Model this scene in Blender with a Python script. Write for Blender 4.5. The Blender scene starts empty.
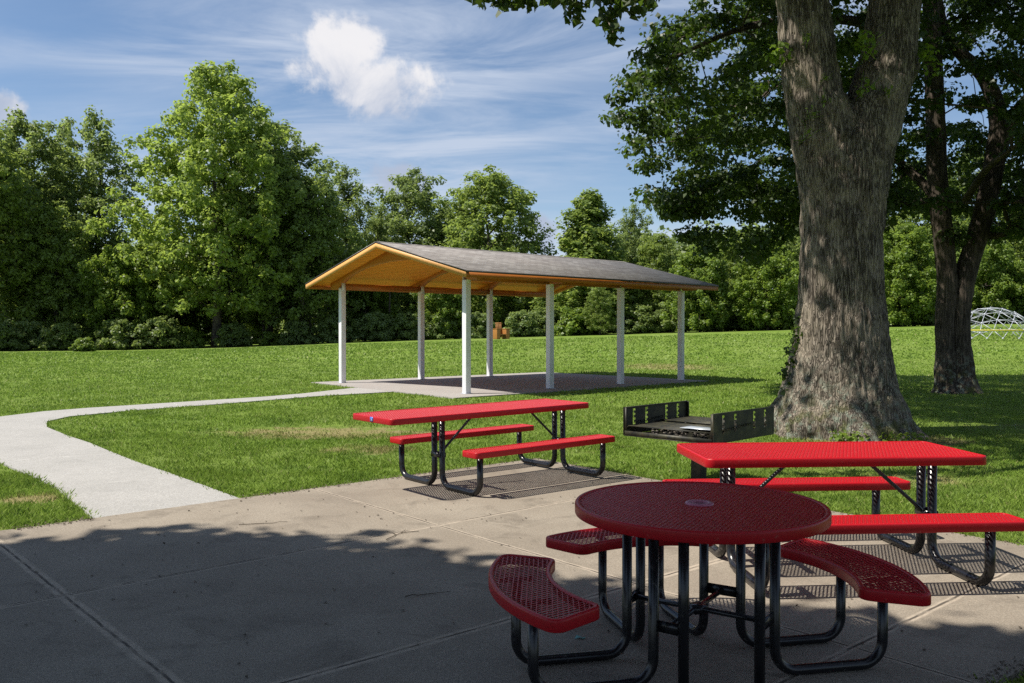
import bpy, bmesh, math, random
import numpy as np
from mathutils import Vector, Matrix

S = bpy.context.scene
COL = S.collection
R = math.radians

# ------------------------------------------------------------------ camera
cd = bpy.data.cameras.new('camera'); cam = bpy.data.objects.new('camera', cd); COL.objects.link(cam)
cd.sensor_width = 36; cd.lens = 855.69 * 36 / 1024; cd.clip_start = 0.05; cd.clip_end = 2000
cam.location = (0, 0, 1.559); cam.rotation_euler = (math.pi / 2 - 0.0128, 0, 0)
S.camera = cam

# ------------------------------------------------------------------ sky, sun, exposure
SUN_EL, SUN_AZ = R(56), math.atan2(-1.0, -0.20)          # azimuth measured from +Y towards +X
SKY = 0.080
W = bpy.data.worlds.new('World'); S.world = W; W.use_nodes = True
S.view_settings.view_transform = 'Standard'; S.view_settings.look = 'None'
S.view_settings.exposure = 0.6; S.view_settings.gamma = 1; S.view_settings.use_curve_mapping = False
sl = bpy.data.lights.new('sun', 'SUN'); sl.energy = 5.0; sl.angle = R(0.53); sl.color = (1.0, 0.94, 0.84)
sun = bpy.data.objects.new('sun', sl); COL.objects.link(sun)
sd = Vector((math.sin(SUN_AZ) * math.cos(SUN_EL), math.cos(SUN_AZ) * math.cos(SUN_EL), math.sin(SUN_EL)))
sun.rotation_euler = sd.to_track_quat('Z', 'Y').to_euler()
sun.location = sd * 60
S.cycles.use_denoising = False
S.cycles.max_bounces = 9; S.cycles.diffuse_bounces = 6; S.cycles.glossy_bounces = 2
S.cycles.transmission_bounces = 6; S.cycles.transparent_max_bounces = 4
S.cycles.sample_clamp_indirect = 8


class NT:
    """tiny node helper"""
    def __init__(s, tree):
        s.t = tree; tree.nodes.clear()
    def n(s, typ, **kw):
        nd = s.t.nodes.new(typ)
        ins = kw.pop('i', {})
        for k, v in kw.items(): setattr(nd, k, v)
        for k, v in ins.items():
            if isinstance(v, bpy.types.NodeSocket): s.t.links.new(v, nd.inputs[k])
            else: nd.inputs[k].default_value = v
        return nd
    def m(s, op, a, b=None, c=None, clamp=False):
        nd = s.t.nodes.new('ShaderNodeMath'); nd.operation = op; nd.use_clamp = clamp
        for k, v in enumerate((a, b, c)):
            if v is None: continue
            if isinstance(v, bpy.types.NodeSocket): s.t.links.new(v, nd.inputs[k])
            else: nd.inputs[k].default_value = v
        return nd.outputs[0]
    def vm(s, op, a, b=None, out=0):
        nd = s.t.nodes.new('ShaderNodeVectorMath'); nd.operation = op
        for k, v in enumerate((a, b)):
            if v is None: continue
            if isinstance(v, bpy.types.NodeSocket): s.t.links.new(v, nd.inputs[k])
            else: nd.inputs[k].default_value = v
        return nd.outputs['Value'] if out else nd.outputs[0]
    def mix(s, f, a, b, blend='MIX'):
        nd = s.t.nodes.new('ShaderNodeMix'); nd.data_type = 'RGBA'; nd.blend_type = blend
        for k, v in ((0, f), (6, a), (7, b)):
            if isinstance(v, bpy.types.NodeSocket): s.t.links.new(v, nd.inputs[k])
            else: nd.inputs[k].default_value = (*v, 1) if k and len(v) == 3 else v
        return nd.outputs[2]
    def noise(s, vec, scale, detail=4, rough=0.55, dist=0.0):
        return s.n('ShaderNodeTexNoise', i={'Vector': vec, 'Scale': scale, 'Detail': detail, 'Roughness': rough, 'Distortion': dist}).outputs[0]
    def ss(s, v, lo, hi, a=0.0, b=1.0):
        return s.n('ShaderNodeMapRange', interpolation_type='SMOOTHSTEP', i={0: v, 1: lo, 2: hi, 3: a, 4: b}).outputs[0]
    def mapv(s, vec, loc=(0, 0, 0), rot=(0, 0, 0), sc=(1, 1, 1)):
        return s.n('ShaderNodeMapping', i={0: vec, 1: loc, 2: rot, 3: sc}).outputs[0]


def build_world():
    g = NT(W.node_tree)
    d = g.n('ShaderNodeTexCoord').outputs['Generated']
    sky = g.n('ShaderNodeTexSky', sky_type='NISHITA', sun_disc=False, sun_elevation=SUN_EL,
              sun_rotation=SUN_AZ % (2 * math.pi), altitude=300, air_density=1.0, dust_density=0.25, ozone_density=3.2)
    sep = g.n('ShaderNodeSeparateXYZ', i={0: d}).outputs
    zc = g.m('MAXIMUM', sep[2], 0.02)
    # high thin cloud: a flat layer seen in perspective
    plane = g.n('ShaderNodeCombineXYZ', i={0: g.m('DIVIDE', sep[0], g.m('ADD', zc, 0.12)), 1: g.m('DIVIDE', sep[1], g.m('ADD', zc, 0.12)), 2: 0.0}).outputs[0]
    p1 = g.mapv(plane, (0.3, 0.1, 0), (0, 0, R(-38)), (0.7, 1.7, 1))
    n1 = g.noise(p1, 1.7, 9, 0.62, 0.6)
    p2 = g.mapv(plane, (4.3, 1.2, 0), (0, 0, R(-24)), (0.5, 1.0, 1))
    n2 = g.noise(p2, 0.9, 3, 0.5, 0.3)
    cir = g.m('MULTIPLY', g.ss(n1, 0.32, 0.72), g.ss(n2, 0.33, 0.60))
    low = g.ss(sep[2], 0.02, 0.28, 0.40, 0.0)
    cir = g.m('ADD', g.m('MULTIPLY', cir, 1.15), g.m('MULTIPLY', low, g.ss(n2, 0.2, 0.7)), clamp=True)
    cirf = g.m('MINIMUM', g.m('ADD', g.m('MULTIPLY', cir, 0.8), g.ss(sep[2], .20, -.02, 0.0, .30)), .85)
    # cumulus heaps
    def frame(px, py):
        v = Vector(((px - 512) / 856, 1, (330.5 - py) / 856)).normalized()
        rt = Vector((v.y, -v.x, 0)).normalized(); up = rt.cross(v)
        return v, rt, up
    bn = g.noise(g.mapv(d, (7.1, 2, 3)), 11.0, 10, 0.62, 0.35)
    bn2 = g.noise(g.mapv(d, (1.1, 5, 3)), 26.0, 6, 0.6, 0.0)
    field = None
    for px, py, rx, ry, w, rot in ((338, 55, 50, 34, 1.05, 0.0), (385, 88, 52, 34, 1.0, 0.0), (352, 78, 50, 34, .95, 0), (296, 40, 34, 12, 0.75, -30), (335, 34, 24, 16, .75, 0), (398, 108, 60, 22, 0.62, 0),
                                   (2, 108, 22, 16, 1.0, 0), (540, 232, 17, 20, 1.0, 0), (400, 182, 40, 22, 0.95, 0), (300, 190, 30, 20, .6, 0)):
        v, rt, up = frame(px, py)
        a = g.m('DIVIDE', g.vm('DOT_PRODUCT', d, tuple(rt), 1), rx / 856); b = g.m('DIVIDE', g.vm('DOT_PRODUCT', d, tuple(up), 1), ry / 856)
        if rot:
            c_, s_ = math.cos(R(rot)), math.sin(R(rot))
            a0 = g.m('DIVIDE', g.m('ADD', g.m('MULTIPLY', a, rx * c_), g.m('MULTIPLY', b, ry * s_)), rx)
            b0 = g.m('DIVIDE', g.m('SUBTRACT', g.m('MULTIPLY', b, ry * c_), g.m('MULTIPLY', a, rx * s_)), ry)
            a, b = a0, b0
        r2 = g.m('ADD', g.m('MULTIPLY', a, a), g.m('MULTIPLY', b, b))
        fr = g.m('GREATER_THAN', sep[1], 0.0)
        f = g.m('MULTIPLY', g.m('MULTIPLY', g.m('POWER', 2.718, g.m('MULTIPLY', r2, -0.85)), w), fr)
        field = f if field is None else g.m('MAXIMUM', field, f)
    dens = g.m('ADD', field, g.m('ADD', g.m('MULTIPLY', g.m('SUBTRACT', bn, 0.5), 1.9), g.m('MULTIPLY', g.m('SUBTRACT', bn2, 0.5), 0.8)))
    dens = g.m('MULTIPLY', dens, g.ss(field, 0.05, 0.3))
    cum = g.m('MULTIPLY', g.ss(dens, 0.34, 0.74), 0.95)
    v, rt, up = frame(375, 85)
    hgt = g.m('DIVIDE', g.vm('DOT_PRODUCT', d, tuple(up), 1), 40 / 856)
    shade = g.ss(g.m('ADD', g.m('MULTIPLY', hgt, 0.5), g.m('MULTIPLY', g.m('SUBTRACT', bn, 0.5), 2.6)), -0.75, 0.35)
    k = 1 / SKY
    cc = g.mix(shade, (0.30 * k, 0.345 * k, 0.44 * k), (0.60 * k, 0.59 * k, 0.60 * k))
    c1 = g.mix(cirf, sky.outputs[0], (0.40 * k, 0.45 * k, 0.54 * k))
    c2 = g.mix(cum, c1, cc)
    bg = g.n('ShaderNodeBackground', i={0: c2, 1: SKY})
    g.n('ShaderNodeOutputWorld', i={0: bg.outputs[0]})


build_world()

# ------------------------------------------------------------------ helpers
def tag(o, label=None, cat=None, group=None, kind=None):
    if label: o['label'] = label
    if cat: o['category'] = cat
    if group: o['group'] = group
    if kind: o['kind'] = kind
    return o

def empty(name, loc, rz=0.0, label=None, cat=None, group=None):
    o = bpy.data.objects.new(name, None); COL.objects.link(o)
    o.location = loc; o.rotation_euler = (0, 0, rz); o.empty_display_size = 0.2
    return tag(o, label, cat, group)

def copy_tree(o, parent=None):
    c = o.copy(); COL.objects.link(c)
    if parent is not None: c.parent = parent
    for ch in o.children: copy_tree(ch, c)
    return c

class MB:
    """collects vertices and faces (mixed arity) and links them as one mesh object"""
    def __init__(s): s.V = []; s.F = []; s.n = 0; s.A = []
    def add(s, V, F, att=None):
        V = np.asarray(V, dtype=np.float64).reshape(-1, 3); s.V.append(V)
        if isinstance(F, np.ndarray): s.F.append(F + s.n)
        else: s.F.append([[i + s.n for i in f] for f in F])
        s.A.append(np.zeros(len(V)) if att is None else np.asarray(att)); s.n += len(V); return s
    def build(s, name, mat, parent=None, smooth=False, attr=None, loc=None):
        V = np.concatenate(s.V); me = bpy.data.meshes.new(name)
        lt, li = [], []
        for F in s.F:
            if isinstance(F, np.ndarray):
                lt.append(np.full(len(F), F.shape[1], dtype=np.int32)); li.append(F.reshape(-1).astype(np.int32))
            else:
                lt.append(np.array([len(f) for f in F], dtype=np.int32)); li.append(np.array([i for f in F for i in f], dtype=np.int32))
        lt = np.concatenate(lt); li = np.concatenate(li)
        me.vertices.add(len(V)); me.vertices.foreach_set('co', V.reshape(-1).astype(np.float32))
        me.loops.add(len(li)); me.loops.foreach_set('vertex_index', li)
        me.polygons.add(len(lt)); ls = np.zeros(len(lt), dtype=np.int32); ls[1:] = np.cumsum(lt)[:-1]
        me.polygons.foreach_set('loop_start', ls); me.polygons.foreach_set('loop_total', lt)
        if smooth: me.polygons.foreach_set('use_smooth', np.ones(len(lt), dtype=bool))
        if attr:
            a = me.attributes.new(attr, 'FLOAT', 'POINT'); a.data.foreach_set('value', np.concatenate(s.A).astype(np.float32))
        me.update(calc_edges=True)
        me.validate()
        if mat: me.materials.append(mat)
        o = bpy.data.objects.new(name, me); COL.objects.link(o)
        if parent is not None: o.parent = parent
        if loc is not None: o.location = loc
        return o

def box(mb, c, s, rz=0.0, rx=0.0, ry=0.0, bev=0.0):
    hx, hy, hz = s[0] / 2, s[1] / 2, s[2] / 2
    M = Matrix.Translation(c) @ Matrix.Rotation(rz, 4, 'Z') @ Matrix.Rotation(ry, 4, 'Y') @ Matrix.Rotation(rx, 4, 'X')
    if bev <= 0:
        V = [M @ Vector((x * hx, y * hy, z * hz)) for x in (-1, 1) for y in (-1, 1) for z in (-1, 1)]
        mb.add([tuple(v) for v in V], [[0, 1, 3, 2], [4, 6, 7, 5], [0, 4, 5, 1], [2, 3, 7, 6], [0, 2, 6, 4], [1, 5, 7, 3]])
    else:
        b = bmesh.new(); bmesh.ops.create_cube(b, size=1)
        for v in b.verts: v.co = Vector((v.co.x * s[0], v.co.y * s[1], v.co.z * s[2]))
        bmesh.ops.bevel(b, geom=b.edges[:], offset=bev, segments=2, affect='EDGES', profile=0.6)
        b.verts.index_update()
        mb.add([tuple(M @ v.co) for v in b.verts], [[v.index for v in f.verts] for f in b.faces]); b.free()
    return mb

def tube(mb, P, r, n=10, caps=True, att=None):
    P = np.asarray(P, float); k = len(P); r = np.broadcast_to(np.asarray(r, float), (k,))
    T = np.gradient(P, axis=0); T /= np.linalg.norm(T, axis=1)[:, None] + 1e-12
    u = np.cross(T[0], [0, 0, 1.0]);
    if np.linalg.norm(u) < 1e-3: u = np.cross(T[0], [0, 1.0, 0])
    u /= np.linalg.norm(u); V = np.zeros((k, n, 3)); a = np.linspace(0, 2 * np.pi, n, endpoint=False)
    for i in range(k):
        u = u - T[i] * np.dot(u, T[i]); u /= np.linalg.norm(u) + 1e-12; w = np.cross(T[i], u)
        V[i] = P[i] + r[i] * (np.cos(a)[:, None] * u + np.sin(a)[:, None] * w)
    i0 = np.arange(k - 1)[:, None] * n; j = np.arange(n)[None]; j2 = (j + 1) % n
    F = np.stack([i0 + j, i0 + j2, i0 + n + j2, i0 + n + j], -1).reshape(-1, 4)
    mb.add(V.reshape(-1, 3), F, None if att is None else np.full(k * n, att))
    if caps:
        base = mb.n - k * n
        mb.F.append([[base + q for q in range(n - 1, -1, -1)], [base + (k - 1) * n + q for q in range(n)]])
    return mb

def bent(pts, rad, seg=7):
    """polyline with rounded corners"""
    pts = [Vector(p) for p in pts]; out = [pts[0]]
    for a, b, c in zip(pts, pts[1:], pts[2:]):
        d1 = (a - b).normalized(); d2 = (c - b).normalized(); ang = d1.angle(d2)
        t = rad / math.tan(ang / 2); p1 = b + d1 * t; p2 = b + d2 * t
        cen = b + (d1 + d2).normalized() * (rad / math.sin(ang / 2))
        v1 = p1 - cen; v2 = p2 - cen
        for q in range(seg + 1): t_ = q / seg * (math.pi - ang); e1 = v1.normalized(); e2 = (v2 - e1 * v2.dot(e1)).normalized(); out.append(cen + (e1 * math.cos(t_) + e2 * math.sin(t_)) * rad)
    out.append(pts[-1]); return [tuple(p) for p in out]

_rs = np.random.RandomState(7); _perm = _rs.rand(64, 64, 64)
def vnoise(x, y, z):
    x, y, z = np.broadcast_arrays(x, y, z); xi, yi, zi = np.floor(x).astype(int), np.floor(y).astype(int), np.floor(z).astype(int)
    fx, fy, fz = x - xi, y - yi, z - zi
    fx, fy, fz = fx * fx * (3 - 2 * fx), fy * fy * (3 - 2 * fy), fz * fz * (3 - 2 * fz)
    g = lambda a, b, c: _perm[(xi + a) % 64, (yi + b) % 64, (zi + c) % 64]
    l = lambda a, b, t: a + (b - a) * t
    return l(l(l(g(0, 0, 0), g(1, 0, 0), fx), l(g(0, 1, 0), g(1, 1, 0), fx), fy), l(l(g(0, 0, 1), g(1, 0, 1), fx), l(g(0, 1, 1), g(1, 1, 1), fx), fy), fz)

def inpoly(x, y, P):
    x = np.asarray(x); y = np.asarray(y); c = np.zeros(x.shape, bool); n = len(P)
    for i in range(n):
        x1, y1 = P[i]; x2, y2 = P[(i + 1) % n]
        if y1 == y2: continue
        c ^= ((y1 > y) != (y2 > y)) & (x < (x2 - x1) * (y - y1) / (y2 - y1) + x1)
    return c

def polydist(x, y, P):
    d = np.full(np.shape(x), 1e9); bx = np.zeros(np.shape(x)); by = np.zeros(np.shape(x)); n = len(P)
    for i in range(n):
        a = np.array(P[i]); b = np.array(P[(i + 1) % n]); ab = b - a; L = ab @ ab + 1e-12
        t = np.clip(((x - a[0]) * ab[0] + (y - a[1]) * ab[1]) / L, 0, 1); qx = a[0] + t * ab[0]; qy = a[1] + t * ab[1]
        q = np.hypot(x - qx, y - qy); m = q < d; d = np.where(m, q, d); bx = np.where(m, qx, bx); by = np.where(m, qy, by)
    return d, bx, by

def smooth01(t): t = np.clip(t, 0, 1); return t * t * (3 - 2 * t)
def terrain(x, y):
    """flat by the patio, rising towards the right-hand end of the tree line"""
    A = np.clip((np.asarray(x, float) + 34) * 0.0285, 0, 2.1); A = A * smooth01((np.asarray(x, float) + 44) / 34)
    return -0.025 + A * np.sin(np.pi / 2 * np.clip((np.asarray(y, float) - 34) / 36, 0, 1)) ** 1.3 + 0.03 * (vnoise(np.asarray(x) * .13 + 9, np.asarray(y) * .13 + 3, 1.5) - .5) * smooth01((np.asarray(y, float) - 33) / 10)

# ------------------------------------------------------------------ materials
def mat(name, fn):
    m = bpy.data.materials.new(name); m.use_nodes = True; g = NT(m.node_tree); sh = fn(g)
    o = g.n('ShaderNodeOutputMaterial'); g.t.links.new(sh, o.inputs[0]); return m
def prin(g, **i):
    ins = {k.replace('_', ' '): v for k, v in i.items()}
    return g.n('ShaderNodeBsdfPrincipled', i=ins).outputs[0]
def bump(g, h, st=0.4, d=0.01, nrm=None):
    i = {'Height': h, 'Strength': st, 'Distance': d}
    if nrm is not None: i['Normal'] = nrm
    return g.n('ShaderNodeBump', i=i).outputs[0]
def geo(g): return g.n('ShaderNodeNewGeometry').outputs['Position']
def obj_(g): return g.n('ShaderNodeTexCoord').outputs['Object']

def leaf_mat(name, dark, light, trans=(0.16, 0.26, 0.03), tw=0.35, rough=0.45):
    def f(g):
        a = g.n('ShaderNodeAttribute', attribute_name='tint').outputs['Fac']
        r = g.n('ShaderNodeObjectInfo').outputs['Random']
        c = g.mix(a, dark, light)
        c = g.mix(g.m('MULTIPLY', r, 0.35), c, (light[0] * .75, light[1] * .8, light[2] * 1.25))
        t = g.mix(0.6, c, trans)
        p = prin(g, Base_Color=c, Roughness=rough, Specular_IOR_Level=0.35)
        tr = g.n('ShaderNodeBsdfTranslucent', i={0: t}).outputs[0]
        return g.n('ShaderNodeMixShader', i={0: tw, 1: p, 2: tr}).outputs[0]
    return mat(name, f)
M_leaf = leaf_mat('leaf_broad', (0.085, 0.130, 0.028), (0.215, 0.290, 0.062), (.44, .56, .10), tw=.48)
M_walnut = leaf_mat('leaf_walnut', (0.110, 0.165, 0.030), (0.265, 0.350, 0.070), (.50, .64, .10), tw=.50)
M_blue = leaf_mat('leaf_dark', (0.080, 0.120, 0.034), (0.205, 0.270, 0.078), (.42, .54, .12), tw=.47)
M_bright = leaf_mat('leaf_bright', (0.085, 0.135, 0.020), (0.190, 0.270, 0.044), (.38, .52, .06), tw=.45)
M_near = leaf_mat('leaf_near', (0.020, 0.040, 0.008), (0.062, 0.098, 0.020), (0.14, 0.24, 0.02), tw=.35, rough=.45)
M_shoot = leaf_mat('leaf_shoot', (0.12, 0.20, 0.02), (0.20, 0.30, 0.03), (0.3, 0.45, 0.03), tw=.5)

def bark_mat(name, c1, c2, sc=1.0, moss=False):
    def f(g):
        p = obj_(g)
        v = g.mapv(p, sc=(1, 1, 0.11))
        n1 = g.noise(v, 16 * sc, 6, 0.65, 0.8)
        vo = g.n('ShaderNodeTexVoronoi', feature='DISTANCE_TO_EDGE', i={'Vector': g.vm('ADD', v, g.n('ShaderNodeVectorMath', operation='SCALE', i={0: g.n('ShaderNodeTexNoise', i={'Vector': v, 'Scale': 7 * sc}).outputs[1], 3: 0.18}).outputs[0]), 'Scale': 13 * sc}).outputs[0]
        fur = g.ss(vo, 0.0, 0.16)
        n2 = g.noise(p, 2.2, 4)
        c = g.mix(g.m('MULTIPLY', fur, g.ss(n1, 0.3, 0.7)), c1, c2)
        c = g.mix(g.ss(n2, 0.45, 0.65, 0, .45), c, (c2[0] * 1.25, c2[1] * 1.22, c2[2] * 1.15))
        if moss:
            z = g.n('ShaderNodeSeparateXYZ', i={0: p}).outputs[2]
            li = g.m('MULTIPLY', g.ss(g.noise(p, 9, 5, .7), 0.50, 0.60), g.ss(z, 1.5, 0.15))
            c = g.mix(g.m('MULTIPLY', li, 0.8), c, (0.22, 0.25, 0.20))
            mo = g.m('MULTIPLY', g.ss(g.noise(g.mapv(p, (3, 3, 3)), 4, 4, .6), 0.50, 0.62), g.ss(z, .95, 0.05))
            c = g.mix(g.m('MULTIPLY', mo, 0.75), c, (0.085, 0.095, 0.025))
        h = g.m('ADD', g.m('MULTIPLY', fur, 0.7), g.m('MULTIPLY', n1, 0.6))
        return prin(g, Base_Color=c, Roughness=0.92, Specular_IOR_Level=0.2, Normal=bump(g, h, 0.9, 0.022))
    return mat(name, f)
M_bark = bark_mat('bark', (0.045, 0.038, 0.031), (0.15, 0.13, 0.108), 0.7)
M_barkbig = bark_mat('bark_big', (0.052, 0.042, 0.033), (0.305, 0.262, 0.212), 2.0, True)
M_barkdark = bark_mat('bark_dark', (0.040, 0.032, 0.025), (0.12, 0.098, 0.078), 1.0, True)

def dry_mask(g, p):
    """bare and straw-coloured patches of lawn, shared by soil and blades"""
    m = None
    for x, y, rx, ry, w in ((-2.9, 13.2, 2.6, 1.3, .9), (-1.9, 11.3, 1.1, .6, .8), (6.6, 36, 3.2, 3.4, .8), (-4.5, 8.0, .35, .28, 1.4), (9.0, 14.0, 2.4, 1.0, .6), (4.3, 9.0, 1.0, .6, .7), (5.3, 12.3, 1.8, 1.1, 1.1), (0.2, 11.2, 1.4, .5, .5), (15.5, 18, 4, 2, .4)):
        q = g.n('ShaderNodeMapping', vector_type='POINT', i={0: p, 1: (-x / rx, -y / ry, 0), 3: (1 / rx, 1 / ry, 0)}).outputs[0]
        f = g.m('MULTIPLY', g.ss(g.vm('LENGTH', q, None, 1), 1.25, 0.2), w)
        m = f if m is None else g.m('MAXIMUM', m, f)
    n = g.noise(p, 3.2, 5, 0.65)
    return g.ss(g.m('ADD', m, g.m('MULTIPLY', g.m('SUBTRACT', n, 0.5), 2.0)), 0.42, 0.95)

def ground_f(g):
    p = geo(g)
    a = g.noise(p, 0.35, 3); b = g.noise(p, 5.0, 6, .7); c0 = g.noise(p, 38, 4, .7)
    c = g.mix(g.ss(b, .3, .7), (0.095, 0.155, 0.020), (0.175, 0.260, 0.040))
    c = g.mix(g.ss(a, .35, .65, 0, .5), c, (0.20, 0.255, 0.070))
    c = g.mix(g.ss(c0, .52, .72, 0, .35), c, (0.06, 0.085, 0.015))
    c = g.mix(g.ss(g.noise(p, .9, 4, .65), .50, .64, 0, .45), c, (0.065, 0.115, 0.018))
    c = g.mix(g.m('MULTIPLY', dry_mask(g, p), 0.8), c, (0.27, 0.215, 0.11))
    h = g.m('ADD', g.m('MULTIPLY', b, 1.0), g.m('MULTIPLY', c0, .8))
    return prin(g, Base_Color=c, Roughness=0.95, Specular_IOR_Level=0.1, Normal=bump(g, h, 0.8, 0.05))
M_ground = mat('lawn_soil', ground_f)

def blade_f(g):
    p = geo(g); a = g.n('ShaderNodeAttribute', attribute_name='tint').outputs['Fac']
    c = g.mix(a, (0.110, 0.190, 0.020), (0.260, 0.370, 0.060))
    c = g.mix(g.ss(g.noise(p, 0.35, 3), .35, .65, 0, .45), c, (0.24, 0.325, 0.065))
    c = g.mix(g.ss(g.noise(p, .9, 4, .65), .50, .64, 0, .5), c, (0.085, 0.165, 0.022))
    c = g.mix(g.m('MULTIPLY', g.m('GREATER_THAN', a, 0.93), .7), c, (0.34, 0.30, 0.15))
    c = g.mix(g.m('MULTIPLY', dry_mask(g, p), 0.8), c, (0.33, 0.27, 0.13))
    pr = prin(g, Base_Color=c, Roughness=0.5, Specular_IOR_Level=0.3)
    tr = g.n('ShaderNodeBsdfTranslucent', i={0: g.mix(.5, c, (.28, .42, .06))}).outputs[0]
    return g.n('ShaderNodeMixShader', i={0: .35, 1: pr, 2: tr}).outputs[0]
M_blade = mat('grass_blade', blade_f)

def line_d(g, p, a, b):
    a = Vector((*a, 0)); b = Vector((*b, 0)); d = (b - a).normalized(); n = Vector((-d.y, d.x, 0))
    q = g.vm('SUBTRACT', p, tuple(a)); return g.vm('DOT_PRODUCT', q, tuple(n), 1), g.vm('DOT_PRODUCT', q, tuple(d), 1)
JOINTS = [((-3.74, 6.23), (-1.5, 3.77), .045), ((-2.88, 4.79), (0.4, 7.72), .030), ((-1.01, 3.77), (0.91, 5.37), .04), ((-1.76, 8.19), (2.04, 3.77), .026), ((-4.9, 3.05), (-3.8, 4.02), .018), ((.3, 3.0), (2.0, 4.47), .03)]
def conc(g, base, tint, joints=(), stain=.5, broom=0.0, scale=1.0):
    p = geo(g); n1 = g.noise(p, 0.9, 5, .6); n2 = g.noise(p, 7 * scale, 6, .65); n3 = g.noise(p, 120, 3, .7); n4 = g.noise(g.mapv(p, (5, 5, 0)), 2.3, 7, .7, .6)
    c = g.mix(g.ss(n1, .3, .7), base, tint)
    c = g.mix(g.ss(n4, .50, .70, 0, stain), c, tuple(v * .60 for v in base))
    c = g.mix(g.ss(n2, .45, .75, 0, .25), c, tuple(min(1, v * 1.25) for v in base))
    c = g.mix(g.ss(n3, .40, .60, 0.5, 0), c, tuple(v * .4 for v in base))
    c = g.mix(g.ss(g.noise(p, 45, 4, .8), .40, .60, 0.35, 0), c, tuple(v * .5 for v in base))
    sp = g.n('ShaderNodeTexVoronoi', i={'Vector': p, 'Scale': 14.0, 'Randomness': 1.0}); 
    spot = g.m('MULTIPLY', g.ss(sp.outputs['Distance'], 0.10, 0.05), g.m('GREATER_THAN', g.n('ShaderNodeSeparateColor', i={0: sp.outputs['Color']}).outputs[0], 0.93))
    c = g.mix(g.m('MULTIPLY', spot, .55), c, (0.07, 0.055, 0.04))
    h = g.m('ADD', g.m('MULTIPLY', n3, .5), g.m('MULTIPLY', n2, .3))
    wob = g.m('MULTIPLY', g.m('SUBTRACT', g.noise(p, 5, 3), .5), .02)
    for a, b, w in joints:
        d, t = line_d(g, p, a, b); d = g.m('ABSOLUTE', g.m('ADD', d, wob))
        pt = g.noise(p, 12, 5, .7)
        c = g.mix(g.m('MULTIPLY', g.ss(d, w * 1.1, w * .6), g.ss(pt, .35, .6, .35, .95)), c, tuple(min(.8, v * 1.45) for v in base))
        gr = g.ss(d, .011, .004)
        c = g.mix(g.m('MULTIPLY', gr, g.ss(g.noise(p, 6, 4), .38, .55, .25, .85)), c, (0.035, 0.03, 0.026))
        h = g.m('SUBTRACT', h, g.m('MULTIPLY', gr, 2.0))
    if broom:
        h = g.m('ADD', h, g.m('MULTIPLY', g.noise(g.mapv(p, rot=(0, 0, R(40)), sc=(1, 30, 1)), 12, 2), broom))
    return prin(g, Base_Color=c, Roughness=0.88, Specular_IOR_Level=0.25, Normal=bump(g, h, 0.5, 0.006))
M_patio = mat('patio_concrete', lambda g: conc(g, (0.265, 0.225, 0.178), (0.365, 0.318, 0.255), JOINTS, .75))
PJ = [((-4.55, 8.55), (-3.55, 9.15), .022), ((-6.1, 10.2), (-5.0, 10.95), .022), ((-9.3, 14.9), (-8.0, 14.85), .022), ((-7.4, 18.6), (-6.8, 17.5), .022), ((-5.9, 20.3), (-5.0, 19.9), .022)]
M_path = mat('path_concrete', lambda g: conc(g, (0.395, 0.385, 0.365), (0.450, 0.437, 0.415), PJ, .28, .6))
M_slab = mat('slab_concrete', lambda g: conc(g, (0.370, 0.345, 0.325), (0.415, 0.390, 0.368), (), .25, .3))

def red_f(g):
    p = obj_(g); n = g.noise(p, 3, 4)
    c = g.mix(g.ss(n, .35, .7, 0, .35), (0.40, 0.005, 0.011), (0.33, 0.007, 0.013))
    c = g.mix(g.ss(g.noise(p, 40, 4, .7), .60, .74, 0, .5), c, (0.36, 0.10, 0.08))
    return prin(g, Base_Color=c, Roughness=0.42, Specular_IOR_Level=0.33, Normal=bump(g, g.noise(p, 150, 2), .12, .001))
M_red = mat('red_coating', red_f)
def blk_f(g):
    p = obj_(g); n = g.noise(g.mapv(p, sc=(1, 1, 1)), 30, 5, .7)
    c = g.mix(g.ss(n, .60, .72), (0.010, 0.010, 0.012), (0.10, 0.095, 0.085))
    return prin(g, Base_Color=c, Roughness=0.27, Specular_IOR_Level=0.5, Normal=bump(g, n, .08, .002))
M_black = mat('black_pipe', blk_f)
def steel_f(g):
    p = obj_(g); n = g.noise(p, 9, 6, .7)
    c = g.mix(g.ss(n, .4, .65), (0.016, 0.016, 0.012), (0.050, 0.047, 0.026))
    c = g.mix(g.ss(g.noise(p, 22, 5, .7), .60, .7, 0, .6), c, (0.13, 0.07, 0.035))
    return prin(g, Base_Color=c, Roughness=0.55, Metallic=.35, Normal=bump(g, n, .3, .003))
M_steel = mat('grill_steel', steel_f)
def plain(name, c, rough=.6, metal=0.0, nz=0.12, sc=8, spec=.4):
    def f(g):
        p = obj_(g); n = g.noise(p, sc, 5, .65)
        cc = g.mix(g.ss(n, .3, .7), tuple(v * (1 - nz) for v in c), tuple(min(1, v * (1 + nz)) for v in c))
        return prin(g, Base_Color=cc, Roughness=rough, Metallic=metal, Specular_IOR_Level=spec, Normal=bump(g, n, .15, .004))
    return mat(name, f)
M_white = plain('white_post_paint', (0.74, 0.75, 0.77), .45, nz=.05, sc=4)
M_foil = plain('foil', (0.62, 0.66, 0.70), .35, 0.5, .1)
M_ash = plain('ash', (0.12, 0.105, 0.09), .95, nz=.5, sc=30)
M_galv = plain('galvanised_pipe', (0.42, 0.44, 0.50), .45, .2, .1)
M_yellow = plain('yellow_rail', (0.62, 0.52, 0.05), .5)
M_flash = plain('dark_flashing', (0.055, 0.05, 0.045), .5, .3)
M_decalblue = plain('decal_blue', (0.03, 0.12, 0.48), .4)
M_decalwhite = plain('decal_white', (0.8, 0.8, 0.8), .4, nz=.02)
M_label = plain('pale_label', (0.42, 0.48, 0.56), .4, nz=.06)
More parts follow.
